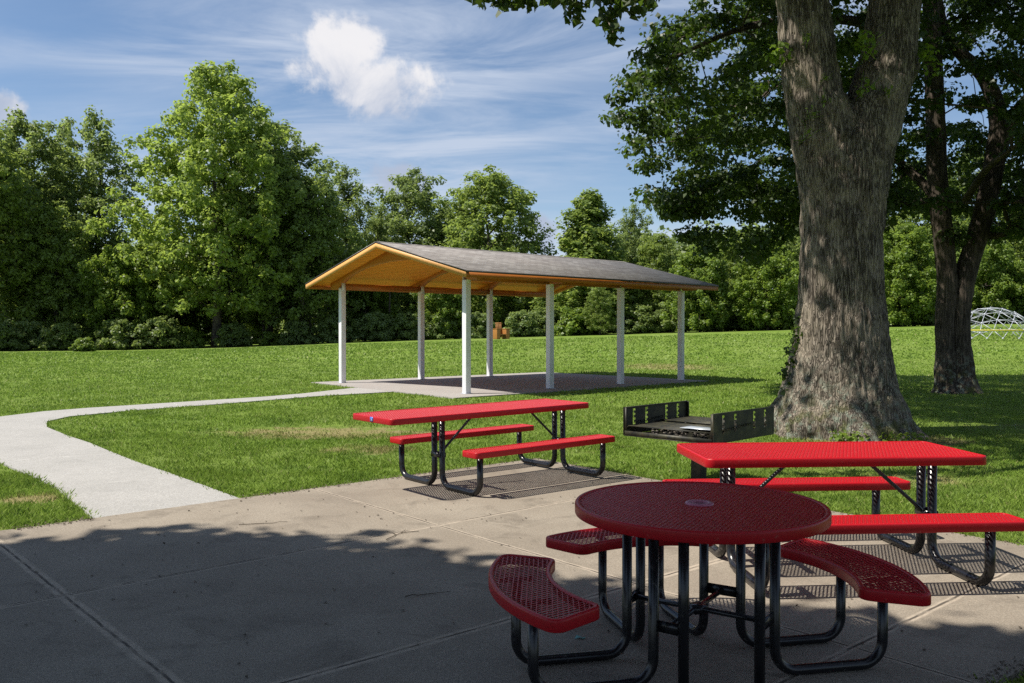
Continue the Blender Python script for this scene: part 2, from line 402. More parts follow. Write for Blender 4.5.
M_twig = plain('twig_wood', (0.09, 0.07, 0.05), .9, nz=.4, sc=20)
M_ring = plain('hole_ring', (0.40, 0.12, 0.18), .4, nz=.1)
M_teal = plain('teal_scrap', (0.18, 0.42, 0.38), .7)
def wood_f(c1, c2, planks=0.0):
    def f(g):
        p = obj_(g); st = g.mapv(p, sc=(0.35, 6, 6)); n = g.noise(st, 5, 5, .6, .6)
        c = g.mix(g.ss(n, .3, .7), c1, c2); h = n
        if planks:
            y = g.n('ShaderNodeSeparateXYZ', i={0: p}).outputs[1]
            q = g.m('DIVIDE', y, planks); fr = g.m('ABSOLUTE', g.m('SUBTRACT', g.m('FRACT', q), .5))
            idn = g.n('ShaderNodeTexWhiteNoise', noise_dimensions='1D', i={'W': g.m('FLOOR', q)}).outputs[0]
            c = g.mix(g.m('MULTIPLY', idn, .35), c, tuple(v * .72 for v in c1))
            gv = g.ss(fr, .39, .46); c = g.mix(g.m('MULTIPLY', gv, .92), c, tuple(v * .35 for v in c1)); h = g.m('SUBTRACT', h, g.m('MULTIPLY', gv, 2))
        return prin(g, Base_Color=c, Roughness=.5, Specular_IOR_Level=.35, Normal=bump(g, h, .25, .004))
    return f
M_wood = mat('stained_wood', wood_f((0.36, 0.105, 0.014), (0.46, 0.155, 0.026)))
M_fascia = mat('fascia_wood', wood_f((0.60, 0.29, 0.085), (0.70, 0.38, 0.13)))
M_ceil = mat('plank_ceiling', wood_f((0.86, 0.245, 0.016), (0.92, 0.32, 0.030), .135))
M_crate = mat('weathered_wood', wood_f((0.26, 0.11, 0.025), (0.38, 0.18, 0.055)))
def shingle_f(g):
    p = obj_(g)
    br = g.n('ShaderNodeTexBrick', offset=.5, offset_frequency=2, i={'Vector': p, 'Color1': (0, 0, 0, 1), 'Color2': (1, 1, 1, 1), 'Mortar': (.5, .5, .5, 1), 'Scale': 1.0, 'Mortar Size': .006, 'Mortar Smooth': .3, 'Bias': 0.0, 'Brick Width': .26, 'Row Height': .14})
    f = g.n('ShaderNodeSeparateColor', i={0: br.outputs[0]}).outputs[0]
    n = g.noise(p, 90, 3, .7); n2 = g.noise(p, 1.2, 4)
    c = g.mix(f, (0.165, 0.155, 0.148), (0.300, 0.285, 0.272))
    c = g.mix(g.ss(n, .4, .65, 0, .35), c, (0.30, 0.27, 0.25)); c = g.mix(g.ss(n2, .4, .65, 0, .25), c, (0.14, 0.11, 0.10))
    c = g.mix(g.m('MULTIPLY', br.outputs[1], .7), c, (0.05, 0.043, 0.04))
    return prin(g, Base_Color=c, Roughness=.9, Specular_IOR_Level=.2, Normal=bump(g, g.m('SUBTRACT', g.m('MULTIPLY', f, .4), br.outputs[1]), .5, .008))
M_shingle = mat('asphalt_shingle', shingle_f)

# ------------------------------------------------------------------ setting: ground, patio, path, slab
TREE_A = (4.98, 13.1); TREE_B = (11.15, 21.7)
PATIO = [(0.30, 10.42), (4.40, 5.35), (2.02, 3.68), (3.2, 2.2), (3.2, -6.0), (-9.5, -6.0), (-9.5, 1.9), (-3.9, 6.72), (-2.61, 7.88)]
PATH = [(-2.25, 7.66), (-2.55, 7.97), (-3.62, 9.22), (-4.57, 10.29), (-5.92, 11.95), (-6.65, 12.76), (-7.55, 13.87), (-8.02, 14.73), (-8.08, 15.6), (-7.44, 16.77), (-6.2, 18.27), (-4.63, 20.45), (-3.3, 21.65), (-2.7, 22.2), (-3.7, 23.9), 
        (-4.35, 23.3), (-5.21, 21.25), (-5.9, 20.2), (-7.31, 18.66), (-8.57, 17.32), (-9.07, 16.57), (-9.35, 15.4), (-9.15, 14.2), (-8.4, 13.0), (-7.3, 11.6), (-6.07, 10.13), (-4.57, 8.55), (-3.50, 7.13), (-3.25, 6.80)]
PA = 0.7327; PX, PY = -1.12, 21.08
def pav(u, w): return (PX + u * math.cos(PA) - w * math.sin(PA), PY + u * math.sin(PA) + w * math.cos(PA))
SLAB = [pav(-1.05, -0.85), pav(9.05, -0.75), pav(9.05, 6.6), pav(-0.55, 6.75)]

gx = np.unique(np.concatenate([np.linspace(-420, -60, 25), np.linspace(-60, 60, 81), np.linspace(60, 420, 25)]))
gy = np.unique(np.concatenate([np.linspace(-120, -5, 12), np.linspace(-5, 95, 71), np.linspace(95, 700, 30)]))
X, Y = np.meshgrid(gx, gy); Z = terrain(X, Y)
nx = len(gx); I = (np.arange(len(gy) - 1)[:, None] * nx + np.arange(nx - 1)[None]).reshape(-1)
tag(MB().add(np.stack([X, Y, Z], -1).reshape(-1, 3), np.stack([I, I + 1, I + nx + 1, I + nx], -1)).build('ground', M_ground, smooth=True), 'mown green lawn rising gently to the right', kind='structure')

def prism(P, z0, z1, name, m, bev=0.0, **kw):
    b = bmesh.new(); vs = [b.verts.new((x, y, z1)) for x, y in P]; f = b.faces.new(vs)
    f.normal_update()
    if f.normal.z < 0: f.normal_flip()
    r = bmesh.ops.extrude_face_region(b, geom=[f]); nv = [v for v in r['geom'] if isinstance(v, bmesh.types.BMVert)]
    for v in nv: v.co.z = z0
    # the extruded region is the bottom; flip to keep normals outward
    bmesh.ops.recalc_face_normals(b, faces=b.faces[:])
    bmesh.ops.triangulate(b, faces=[q for q in b.faces if len(q.verts) > 4])
    me = bpy.data.meshes.new(name); b.to_mesh(me); b.free(); me.materials.append(m)
    o = bpy.data.objects.new(name, me); COL.objects.link(o); return o
def densify(P, wob, step=.12, seed=1, closed=True):
    out = []; n = len(P)
    for i in range(n):
        a = np.array(P[i]); b = np.array(P[(i + 1) % n]); L = np.linalg.norm(b - a); k = max(1, int(L / step)); nn = np.array([-(b - a)[1], (b - a)[0]]) / (L + 1e-9)
        for q in range(k):
            p = a + (b - a) * q / k; p = p + nn * wob * (float(vnoise(p[0] * 4 + seed, p[1] * 4, .5)) - .5) * (1 if 0 < q else 0); out.append(tuple(p))
    return out
tag(prism(densify(PATIO, .03), -0.15, 0.0, 'pavement', M_patio), 'old tan concrete patio slab with tooled joints under the red tables', kind='structure')
def smoothpoly(P, it=2):
    return P
tag(prism(densify(PATH, .012), -0.15, -0.004, 'path', M_path), 'pale new concrete path curving from the patio to the pavilion', kind='structure')
tag(prism(SLAB, -0.15, 0.004, 'slab', M_slab), 'concrete floor slab under the wooden pavilion', kind='structure')

# ------------------------------------------------------------------ pavilion
def pavilion():
    rt = empty('park_pavilion', (PX, PY, 0.004), PA, 'open timber picnic pavilion with grey shingle gable roof on eight white posts', 'pavilion')
    SP, WD = 2.881, 5.867; g_, e_ = .70, .85; U0, U1 = -g_, 3 * SP + g_; W0, W1 = -e_, WD + e_; CW = WD / 2
    ZE, ZR = 2.97, 3.92; sl_ = (ZR - ZE) / (CW - W0)
    zr = lambda w: ZR - abs(w - CW) * sl_                # top of shingles
    # shingled roof
    mb = MB()
    def slopeslab(mb, u0, u1, w0, w1, top, th):
        V = []
        for u in (u0, u1):
            for w in (w0, CW, w1): V.append((u, w, zr(w) - top))
            for w in (w0, CW, w1): V.append((u, w, zr(w) - top - th))
        F = [[0, 6, 7, 1], [1, 7, 8, 2], [3, 4, 10, 9], [4, 5, 11, 10], [0, 3, 9, 6], [2, 8, 11, 5], [0, 1, 4, 3], [1, 2, 5, 4], [6, 9, 10, 7], [7, 10, 11, 8]]
        mb.add(V, F)
    slopeslab(mb, U0 - .03, U1 + .03, W0 - .03, W1 + .03, 0, .018); rf = mb.build('roof', M_shingle, rt)
    mb = MB()                                            # ridge cap shingles
    k = 34
    for i in range(k):
        u0 = U0 + (U1 - U0) * i / k; u1 = u0 + (U1 - U0) / k + .03
        for s in (-1, 1):
            V = [(u0, CW, ZR + .012), (u1, CW, ZR + .006), (u1, CW + s * .14, ZR + .004 - .14 * sl_), (u0, CW + s * .14, ZR + .010 - .14 * sl_)]
            mb.add(V, [[0, 1, 2, 3]])
    mb.build('ridge_cap', M_shingle, rf)
    mb = MB(); slopeslab(mb, U0, U1, W0, W1, .022, .045); mb.build('ceiling', M_ceil, rt)
    # flashing line on the rim
    mb = MB()
    for s, w in ((-1, W0 - .034), (1, W1 + .034)): box(mb, ((U0 + U1) / 2, w, zr(w) - .018), (U1 - U0 + .07, .006, .045))
    for u in (U0 - .034, U1 + .034):
        for a, b in ((W0 - .03, CW), (W1 + .03, CW)):
            L = abs(a - b); ang = math.atan(sl_) * (1 if a < b else -1); w = (a + b) / 2
            box(mb, (u, w, zr(w) - .014), (.006, L / math.cos(ang), .035), rx=ang)
    mb.build('drip_edge', M_flash, rf)
    for u in (U0 - .014, U1 + .014):                     # barge boards
        mb = MB()
        V = []
        for du in (-.016, .016):
            for w in (W0 - .02, CW, W1 + .02): V.append((u + du, w, zr(w) - .034))
            for w in (W0 - .02, CW, W1 + .02): V.append((u + du, w, zr(w) - .034 - .135))
        mb.add(V, [[0, 1, 4, 3], [1, 2, 5, 4], [6, 9, 10, 7], [7, 10, 11, 8], [0, 6, 7, 1], [1, 7, 8, 2], [3, 4, 10, 9], [4, 5, 11, 10], [0, 3, 9, 6], [2, 8, 11, 5]])
        mb.build('barge_board', M_fascia, rt)
    for w in (W0 - .001, W1 + .001):
        mb = MB(); box(mb, ((U0 + U1) / 2, w, zr(w) - .035 - .0675), (U1 - U0 - .006, .03, .13)); mb.build('eave_fascia', M_wood, rt)
    # arched beams, plates and posts
    for i in range(4):
        u = i * SP; ws = np.linspace(-.55, WD + .55, 49); n = len(ws)
        top = np.array([zr(w) for w in ws]) - .069
        t = (ws - CW) / (CW + .05); arch = 2.80 + .66 * np.sqrt(np.clip(1 - t * t, 0, 1)) ** 1.15
        arch = np.where(np.abs(t) >= 1, 2.80 + (np.abs(t) - 1) * .0, arch); bot = np.minimum(arch, top - .05)
        V = []
        for du in (-.07, .07):
            for a in range(n): V.append((u + du, ws[a], top[a]))
            for a in range(n): V.append((u + du, ws[a], bot[a]))
        F = []
        for a in range(n - 1):
            F += [[a, a + 1, n + a + 1, n + a], [2 * n + a, 3 * n + a, 3 * n + a + 1, 2 * n + a + 1], [n + a, n + a + 1, 3 * n + a + 1, 3 * n + a]]
        F += [[0, n, 3 * n, 2 * n], [n - 1, 3 * n - 1, 4 * n - 1, 2 * n - 1]]
        MB().add(V, F).build('arched_beam', M_wood, rt)
    for w in (0.0, WD):
        for i in range(3):
            mb = MB(); box(mb, (i * SP + SP / 2, w, 2.87), (SP - .15, .09, .16)); mb.build('eave_beam', M_wood, rt)
    for i in range(4):
        for w in (0.0, WD):
            mb = MB(); box(mb, (i * SP, w, 2.80 / 2), (.155, .155, 2.80), bev=.008); p = mb.build('post', M_white, rt)
            mb = MB(); box(mb, (i * SP, w, .006), (.22, .22, .012)); mb.build('base_plate', M_galv, p)
            for s in (-1, 1): box(MB(), (i * SP, w + s * .0815, 2.86), (.12, .006, .26)).build('bracket', M_white, p)
pavilion()

# ------------------------------------------------------------------ perforated plates
def offset_in(P, d):
    P = np.array(P); n = len(P); pr = np.roll(P, 1, 0); nx_ = np.roll(P, -1, 0)
    t1 = P - pr; t1 /= np.linalg.norm(t1, axis=1)[:, None] + 1e-12; t2 = nx_ - P; t2 /= np.linalg.norm(t2, axis=1)[:, None] + 1e-12
    t = t1 + t2; t /= np.linalg.norm(t, axis=1)[:, None] + 1e-12; nn = np.stack([-t[:, 1], t[:, 0]], 1)
    c = np.clip((t * t2).sum(1), .5, 1); return P + nn * (d / c)[:, None]     # outline is counter-clockwise

def perforated(out, ztop, skirt, name, parent, sw=.024, lw=.050, ang=0.0, hole=None, lip=.020, hf=.66):
    """expanded-metal sheet with a rounded, turned-down rim; the holes are real"""
    out = np.array(out); mb = MB()
    inner = offset_in(out, lip); ca, sa = math.cos(ang), math.sin(ang)
    mn = out.min(0) - .1; mx = out.max(0) + .1; c0 = (mn + mx) / 2; ext = np.linalg.norm(mx - mn) / 2 + .1
    ni = int(ext / sw) + 1; nj = int(ext / lw) + 1
    cs = []
    for k in (0, 1):
        i, j = np.meshgrid(np.arange(-ni, ni + 1), np.arange(-nj, nj + 1)); cs.append(np.stack([(i + .5 * k) * sw, (j + .5 * k) * lw], -1).reshape(-1, 2))
    C = np.concatenate(cs); rot = lambda q: np.stack([q[..., 0] * ca - q[..., 1] * sa + c0[0], q[..., 0] * sa + q[..., 1] * ca + c0[1]], -1)
    corner = np.array([(sw / 2, 0), (0, lw / 2), (-sw / 2, 0), (0, -lw / 2)])
    O = rot(C[:, None] + corner[None]); H = rot(C[:, None] + corner[None] * hf); Cc = rot(C)
    keep = inpoly(Cc[:, 0], Cc[:, 1], inner)
    if hole is not None: keep &= np.hypot(Cc[:, 0] - hole[0], Cc[:, 1] - hole[1]) > hole[2]
    O, H, Cc = O[keep], H[keep], Cc[keep]
    def clampin(Q):
        sh = Q.shape; q = Q.reshape(-1, 2); ins = inpoly(q[:, 0], q[:, 1], inner); d, bx, by = polydist(q[:, 0], q[:, 1], inner)
        q2 = np.where(ins[:, None], q, np.stack([bx, by], 1)); return q2.reshape(sh)
    full = inpoly(O[..., 0].reshape(-1), O[..., 1].reshape(-1), inner).reshape(-1, 4).all(1)
    O = clampin(O); H = clampin(H); m = len(O); zt, zb = ztop - .0015, ztop - .0055
    def v3(Q, z): return np.concatenate([Q, np.full(Q.shape[:-1] + (1,), z)], -1)
    V = np.concatenate([v3(O, zt), v3(H, zt), v3(O, zb), v3(H, zb)], 1)     # 16 verts per cell
    b = np.arange(m)[:, None] * 16; F = []
    for q in range(4):
        r = (q + 1) % 4
        F.append(np.concatenate([b + q, b + r, b + 4 + r, b + 4 + q], 1)); F.append(np.concatenate([b + 8 + q, b + 12 + q, b + 12 + r, b + 8 + r], 1))
        F.append(np.concatenate([b + 4 + q, b + 4 + r, b + 12 + r, b + 12 + q], 1))
    mb.add(V.reshape(-1, 3), np.concatenate(F))
    plate = mb
    # rim profile: inset, height (closed loop round the section)
    pr = [(lip + .004, -.006), (lip + .004, .0), (lip - .004, .002), (.010, .003), (.004, .0015), (.0008, -.003), (0, -.009), (0, -skirt + .004), (.002, -skirt), (.007, -skirt), (.008, -skirt + .006), (.008, -.006)]
    n = len(out); V = []
    for d, dz in pr: V.append(np.concatenate([offset_in(out, d), np.full((n, 1), ztop + dz)], 1))
    V = np.concatenate(V); k = len(pr); i = np.arange(n)[None]; i2 = (i + 1) % n; a = (np.arange(k) * n)[:, None]; a2 = (((np.arange(k) + 1) % k) * n)[:, None]
    rim = MB().add(V, np.stack([a + i, a + i2, a2 + i2, a2 + i], -1).reshape(-1, 4))
    o = plate.build(name, M_red, parent); rim.build('rim', M_red, o, smooth=True); return o

def rrect(x0, y0, x1, y1, r, k=6):
    P = []
    for cx, cy, a0 in ((x1 - r, y1 - r, 0), (x0 + r, y1 - r, 90), (x0 + r, y0 + r, 180), (x1 - r, y0 + r, 270)):
        for q in range(k + 1): a = R(a0 + 90 * q / k); P.append((cx + r * math.cos(a), cy + r * math.sin(a)))
    return P
def arcseat(r0, r1, half, rc, kk=26):
    """curved seat outline about the table centre, rounded corners, counter-clockwise"""
    P = []; R_ = rc
    a1 = half - math.asin(R_ / (r1 - R_)); a0 = half - math.asin(R_ / (r0 + R_))
    for q in range(kk + 1): a = -a1 + 2 * a1 * q / kk; P.append((r1 * math.cos(a), r1 * math.sin(a)))
    c = np.array([math.cos(a1), math.sin(a1)]) * (r1 - R_); e = np.array([math.cos(half + math.pi / 2), math.sin(half + math.pi / 2)])
    for q in range(1, 6): a = a1 + (half + math.pi / 2 - a1) * q / 5; P.append((c[0] + R_ * math.cos(a), c[1] + R_ * math.sin(a)))
    c = np.array([math.cos(a0), math.sin(a0)]) * (r0 + R_)
    for q in range(0, 6): a = half + math.pi / 2 + (a0 + math.pi - half - math.pi / 2) * q / 5; P.append((c[0] + R_ * math.cos(a), c[1] + R_ * math.sin(a)))
    for q in range(1, kk): a = a0 - 2 * a0 * q / kk; P.append((r0 * math.cos(a), r0 * math.sin(a)))
    c = np.array([math.cos(a0), -math.sin(a0)]) * (r0 + R_)
    for q in range(0, 6): a = -a0 + math.pi + (a0 - half + math.pi / 2) * q / 5; P.append((c[0] + R_ * math.cos(a), c[1] + R_ * math.sin(a)))
    c = np.array([math.cos(a1), -math.sin(a1)]) * (r1 - R_)
    for q in range(0, 5): a = -half - math.pi / 2 + (half - a1 + math.pi / 2) * q / 5; P.append((c[0] + R_ * math.cos(a), c[1] + R_ * math.sin(a)))
    return P

def picnic_table(name, loc, rz, label, u0, u1, fr=(-.78, .78), sz=.435, so=.655, lo=.69):
    rt = empty(name, loc, rz, label, 'picnic table')
    perforated(rrect(u0, -.38, u1, .38, .055), .76, .055, 'tabletop', rt)
    for s in (-1, 1): perforated(rrect(-.915, s * so - .128, .915, s * so + .128, .045), sz, .055, 'bench_seat', rt)
    pr = .030
    for u in fr:
        for s in (-1, 1):
            P = bent([(u, s * .068, .722), (u, s * .068, pr), (u, s * lo, pr), (u, s * lo, sz - .036)], .125, 8)
            leg = tube(MB(), P, pr, 14).build('leg', M_black, rt, smooth=True)
            box(MB(), (u, s * so, sz - .0285), (.05, .20, .008)).build('mounting_plate', M_black, leg)
        for s in (-1, 1): box(MB(), (u + s * .034, 0, .33), (.006, .16, .045)).build('cross_bar', M_black, rt)
        box(MB(), (u, 0, .716), (.045, .62, .012)).build('top_rail', M_black, rt)
        s = -1 if u > 0 else 1
        tube(MB(), [(u + s * .02, 0, .33), (u + s * .05, 0, .36), (u + s * .44, 0, .70), (u + s * .50, 0, .722)], .013, 8).build('brace', M_black, rt, smooth=True)
    return rt

T1 = picnic_table('picnic_table', (-.1005, 9.0, 0), .6805, 'long red picnic table in full sun at the back edge of the patio', -1.57, .93, fr=(-.81, .80))
T1.rotation_euler = (0, R(-.45), .6805); T1.location = (-.1005, 9.0, .006)
T2 = picnic_table('picnic_table', (2.093, 5.73, 0), .0697, 'rectangular red picnic table with two straight benches, right behind the round table', -.915, .915, fr=(-.66, .715))
def sticker():
    mb = MB(); box(mb, (-1.5712, -.02, .736), (.0016, .056, .044)); o = mb.build('accessibility_sticker', M_decalblue, T1)
    mb = MB(); x = -1.5727
    a = np.linspace(0, 2 * np.pi, 12, endpoint=False)
    def flat(pts):                                       # (right, up) seen from outside the end of the table
        mb.add([(x, -.02 - p, .736 + q) for p, q in pts], [list(range(len(pts)))])
    flat([(.0026 * math.cos(t) - .001, .0125 + .0026 * math.sin(t)) for t in a])
    def stroke(p, q, w=.0012):
        d = Vector((q[0] - p[0], q[1] - p[1])).normalized(); n = Vector((-d.y, d.x)) * w
        mb.add([(x - .0001 * random.random(), -.02 - u, .736 + v) for u, v in ((p[0] + n.x, p[1] + n.y), (q[0] + n.x, q[1] + n.y), (q[0] - n.x, q[1] - n.y), (p[0] - n.x, p[1] - n.y))], [[0, 1, 2, 3]])
    stroke((-.001, .0095), (0, -.001)); stroke((0, .005), (.007, .004)); stroke((0, -.001), (.008, -.001)); stroke((.008, -.001), (.011, -.010)); stroke((.011, -.010), (.014, -.009))
    c = [(-.001 + .0085 * math.cos(t), -.005 + .0085 * math.sin(t)) for t in np.linspace(R(120), R(385), 13)]
    for p, q in zip(c, c[1:]): stroke(p, q, .001)
    mb.build('wheelchair_symbol', M_decalwhite, o)
sticker()

def round_table():
    rt = empty('round_picnic_table', (.866, 3.947, 0), 0, 'round red picnic table with three curved seats, in the shade nearest the camera', 'picnic table')
    RT, SZ = .574, .44
    P = [(RT * math.cos(a), RT * math.sin(a)) for a in np.linspace(0, 2 * np.pi, 96, endpoint=False)]
    top = perforated(P, .76, .048, 'tabletop', rt, sw=.020, lw=.040, ang=R(62), hole=(0, 0, .055), hf=.56)
    mb = MB(); n = 36; A = np.linspace(0, 2 * np.pi, n, endpoint=False); V = []
    prf = [(.036, -.012), (.036, .003), (.040, .006), (.060, .006), (.065, .003), (.066, -.008)]
    for r, z in prf: V += [(r * math.cos(t), r * math.sin(t), .76 + z) for t in A]
    F = [[a * n + i, (a * n + (i + 1) % n), (a + 1) * n + (i + 1) % n, (a + 1) * n + i] for a in range(len(prf) - 1) for i in range(n)]
    mb.add(V, F).build('umbrella_ring', M_ring, top, smooth=True)
    pr = .0235; inner = {}
    for k, ang in enumerate((192, 104, 11, 277)):
        a = R(ang); er = np.array([math.cos(a), math.sin(a), 0]); et = np.array([-math.sin(a), math.cos(a), 0])
        if k < 3:
            O = arcseat(.685, .975, R(32.5), .055); ca, sa = math.cos(a), math.sin(a)
            perforated([(x * ca - y * sa, x * sa + y * ca) for x, y in O], SZ, .050, 'curved_seat', rt, sw=.024, lw=.050, ang=(R(-28), R(-35), R(28))[k], hf=.76)
        for s in (-1, 1):
            b = et * .17 * s; q0 = er * .29 + b; inner[(k, s)] = q0
            if k < 3:
                P = bent([tuple(q0 + [0, 0, .718]), tuple(q0 + [0, 0, pr]), tuple(er * .83 + b + [0, 0, pr]), tuple(er * .83 + b + [0, 0, SZ - .035])], .105, 8)
            else:
                P = [tuple(q0 + [0, 0, .718]), tuple(q0 + [0, 0, .006])]
            leg = tube(MB(), P, pr, 16).build('leg', M_black, rt, smooth=True)
            mb = MB()
            if k == 3: box(mb, tuple(q0 + [0, 0, .004]), (.10, .10, .008), rz=a)
            else: box(mb, tuple(er * .83 + b + [0, 0, SZ - .032]), (.16, .045, .008), rz=a)
            mb.build('mounting_plate', M_black, leg)
            if k == 0 and s == 1: tube(MB(), [(q0[0], q0[1], .655), (q0[0], q0[1], .70)], pr + .0012, 16).build('label', M_label, leg, smooth=True)
        box(MB(), tuple(er * .29 + [0, 0, .722]), (.05, .44, .010), rz=a).build('top_rail', M_black, rt)
    mids = []
    for ka, sa_, kb, sb in ((0, 1, 3, -1), (3, 1, 2, -1), (2, 1, 1, -1), (1, 1, 0, -1)):
        p, q = inner[(ka, sa_)], inner[(kb, sb)]; m = (p + q) / 2; mids.append(m); d = q - p
        box(MB(), (m[0], m[1], .275), (float(np.linalg.norm(d)), .008, .050), rz=math.atan2(d[1], d[0])).build('corner_plate', M_black, rt)
    mb = MB()
    for i in (0, 1):
        p, q = mids[i], mids[i + 2]; tube(mb, [tuple(p + [0, 0, .275]), tuple(q + [0, 0, .276])], .013, 8)
    c = sum(mids) / 4; box(mb, (c[0], c[1], .275), (.07, .07, .034), rz=.4); mb.build('cross_brace', M_black, rt)
round_table()

# ------------------------------------------------------------------ group grill
def grill():
    c = (1.89, 8.64); A = math.atan2(.81, .80)           # panels run along this direction
    rt = empty('park_grill', (c[0], c[1], -.02), A, 'large square black grill with notched side panels, standing on a post before the big tree', 'grill')
    L, Wd = 1.15, 1.03; ZB, ZT = .53, .81
    for s in (-1, 1):
        nx_, nz_ = 96, 24; mask = np.ones((nx_, nz_), bool); cx = L / nx_; cz = (ZT - ZB) / nz_
        for f in (.14, .33, .64, .83):
            i = int(f * nx_); mask[i:i + 2, 7:22] = False
            for z0 in (8, 12, 16, 20): mask[i + 2:i + 4, z0:z0 + 2] = False
        mb = MB(); th = .006; w = s * Wd / 2; V = []; F = []
        def q(*p): b = len(V); V.extend(p); F.append([b, b + 1, b + 2, b + 3])
        for i in range(nx_):
            j = 0
            while j < nz_:
                if not mask[i, j]: j += 1; continue
                k = j
                while k < nz_ and mask[i, k]: k += 1
                x0, x1, z0, z1 = -L / 2 + i * cx, -L / 2 + (i + 1) * cx, ZB + j * cz, ZB + k * cz
                for t in (-th / 2, th / 2): q((x0, w + t, z0), (x1, w + t, z0), (x1, w + t, z1), (x0, w + t, z1))
                for z in (z0, z1): q((x0, w - th / 2, z), (x1, w - th / 2, z), (x1, w + th / 2, z), (x0, w + th / 2, z))
                for xx, ii in ((x0, i - 1), (x1, i + 1)):
                    for jj in range(j, k):
                        if ii < 0 or ii >= nx_ or not mask[ii, jj]: q((xx, w - th / 2, ZB + jj * cz), (xx, w + th / 2, ZB + jj * cz), (xx, w + th / 2, ZB + (jj + 1) * cz), (xx, w - th / 2, ZB + (jj + 1) * cz))
                j = k
        mb.add(V, F); sp = mb.build('side_panel', M_steel, rt)
        for e in (-1, 1): box(MB(), (e * (L / 2 - .012), w - s * .018, (ZB + ZT) / 2), (.006, .03, ZT - ZB - .01)).build('flange', M_steel, sp)
        box(MB(), (0, w - s * .012, ZT - .004), (L - .04, .018, .006)).build('flange', M_steel, sp)
    mb = MB(); box(mb, (0, 0, ZB - .004), (L, Wd - .012, .006))
    for e in (-1, 1): box(mb, (e * (L / 2 - .004), 0, ZB + .022), (.006, Wd - .03, .045))
    tr = mb.build('firebox_tray', M_steel, rt)
    mb = MB(); rs = np.random.RandomState(3)
    for _ in range(150):
        x, y = rs.uniform(-.5, .5), rs.uniform(-.45, .45); s = rs.uniform(.012, .035); box(mb, (x, y, ZB + .004 + s * .3), (s, s * 1.2, s * .7), rz=rs.rand() * 3, rx=rs.rand())
    tag(mb.build('ash', M_ash, tr), kind='stuff')
    for e, z in ((-1, .625), (1, .64)):                  # two cooking grates resting in the notches
        mb = MB(); cx = e * L / 4; w = L / 2 - .05
        for i in range(27): x = cx - w / 2 + w * i / 26; tube(mb, [(x, -Wd / 2 + .03, z), (x, Wd / 2 - .03, z)], .0055, 6)
        for y in (-Wd / 2 + .03, -.17, .17, Wd / 2 - .03): box(mb, (cx, y, z - .011), (w + .02, .022, .012))
        mb.build('cooking_grate', M_steel, rt)
    mb = MB(); box(mb, (-.41, -.30, .6485), (.20, .38, .003), rz=.05); mb.build('foil_sheet', M_foil, rt)
    for s in (-1, 1):                                    # handle coils hanging on the panel
        mb = MB(); P = [(-.42 + .55 * t / 40, s * Wd / 2 - .02 + .012 * math.sin(t * 1.9), .645 + .012 * math.cos(t * 1.9) + .03 * t / 40) for t in range(41)]
        tube(mb, P, .0035, 5); mb.build('wire_handle', M_steel, rt)
    mb = MB(); box(mb, (0, 0, .25), (.115, .115, .54), bev=.006); mb.build('post', M_steel, rt)
    mb = MB(); box(mb, (0, 0, ZB - .013), (.5, .06, .010)); box(mb, (0, 0, ZB - .024), (.06, .5, .010)); mb.build('bracket', M_steel, rt)
grill()

# ------------------------------------------------------------------ far chair and climbing dome
def wood_seat():
    y = 66.0; x = (501 - 512) / 856 * y; z = float(terrain(x, y))
    rt = empty('wooden_chair', (x, y, z), R(28), 'boxy orange-brown wooden armchair standing alone at the foot of the tree line', 'chair')
    for s in (-1, 1):
        mb = MB(); box(mb, (s * .40, -.02, .38), (.30, .75, .76), bev=.02); a = mb.build('armrest', M_crate, rt)
        mb = MB(); box(mb, (s * .40, -.02, .785), (.34, .80, .05), bev=.01); mb.build('arm_cap', M_crate, a)
    mb = MB(); box(mb, (0, -.05, .36), (.49, .60, .08), bev=.01); mb.build('seat', M_crate, rt)
    mb = MB()
    for i in range(4): box(mb, (-.20 + i * .13, .36, .78), (.11, .04, 1.0), rx=-.1)
    box(mb, (0, .40, 1.20), (.62, .05, .08)); mb.build('backrest', M_crate, rt)
wood_seat()

def dome():
    y = 52.0; x = (991 - 512) / 856 * y; z = float(terrain(x, y)); Rr = 2.8; cut = Rr - 1.86
    rt = empty('climbing_dome', (x, y, z - .02), R(12), 'pale grey geodesic climbing dome with a yellow ring rail on the far lawn', 'climbing frame')
    b = bmesh.new(); bmesh.ops.create_icosphere(b, subdivisions=3, radius=Rr)
    low = {}
    for v in b.verts: low[v.index] = v.co.z
    b.verts.index_update(); mb = MB()
    co = {v.index: v.co.copy() for v in b.verts}; keep = {i for i, c in co.items() if c.z > cut - .38}
    for i in keep:
        if co[i].z < cut + .16:
            h = math.hypot(co[i].x, co[i].y); r = math.sqrt(Rr * Rr - cut * cut); co[i] = Vector((co[i].x / h * r, co[i].y / h * r, cut))
    for e in b.edges:
        i, j = e.verts[0].index, e.verts[1].index
        if co[i].z < cut + .01 and co[j].z < cut + .01: continue
        if i in keep and j in keep: tube(mb, [tuple(co[i] - Vector((0, 0, cut))), tuple(co[j] - Vector((0, 0, cut)))], .019, 6)
    mb.build('frame', M_galv, rt)
    for i in sorted(keep): c = co[i] - Vector((0, 0, cut)); n = c.normalized(); MB().add(*_disc(c, n)).build('joint_cap', M_galv, rt)
    b.free()
    r = 2.46; tube(MB(), [(r * math.cos(t), r * math.sin(t), .48) for t in np.linspace(0, 2 * np.pi, 49)], .032, 6, caps=False).build('ring_rail', M_yellow, rt)
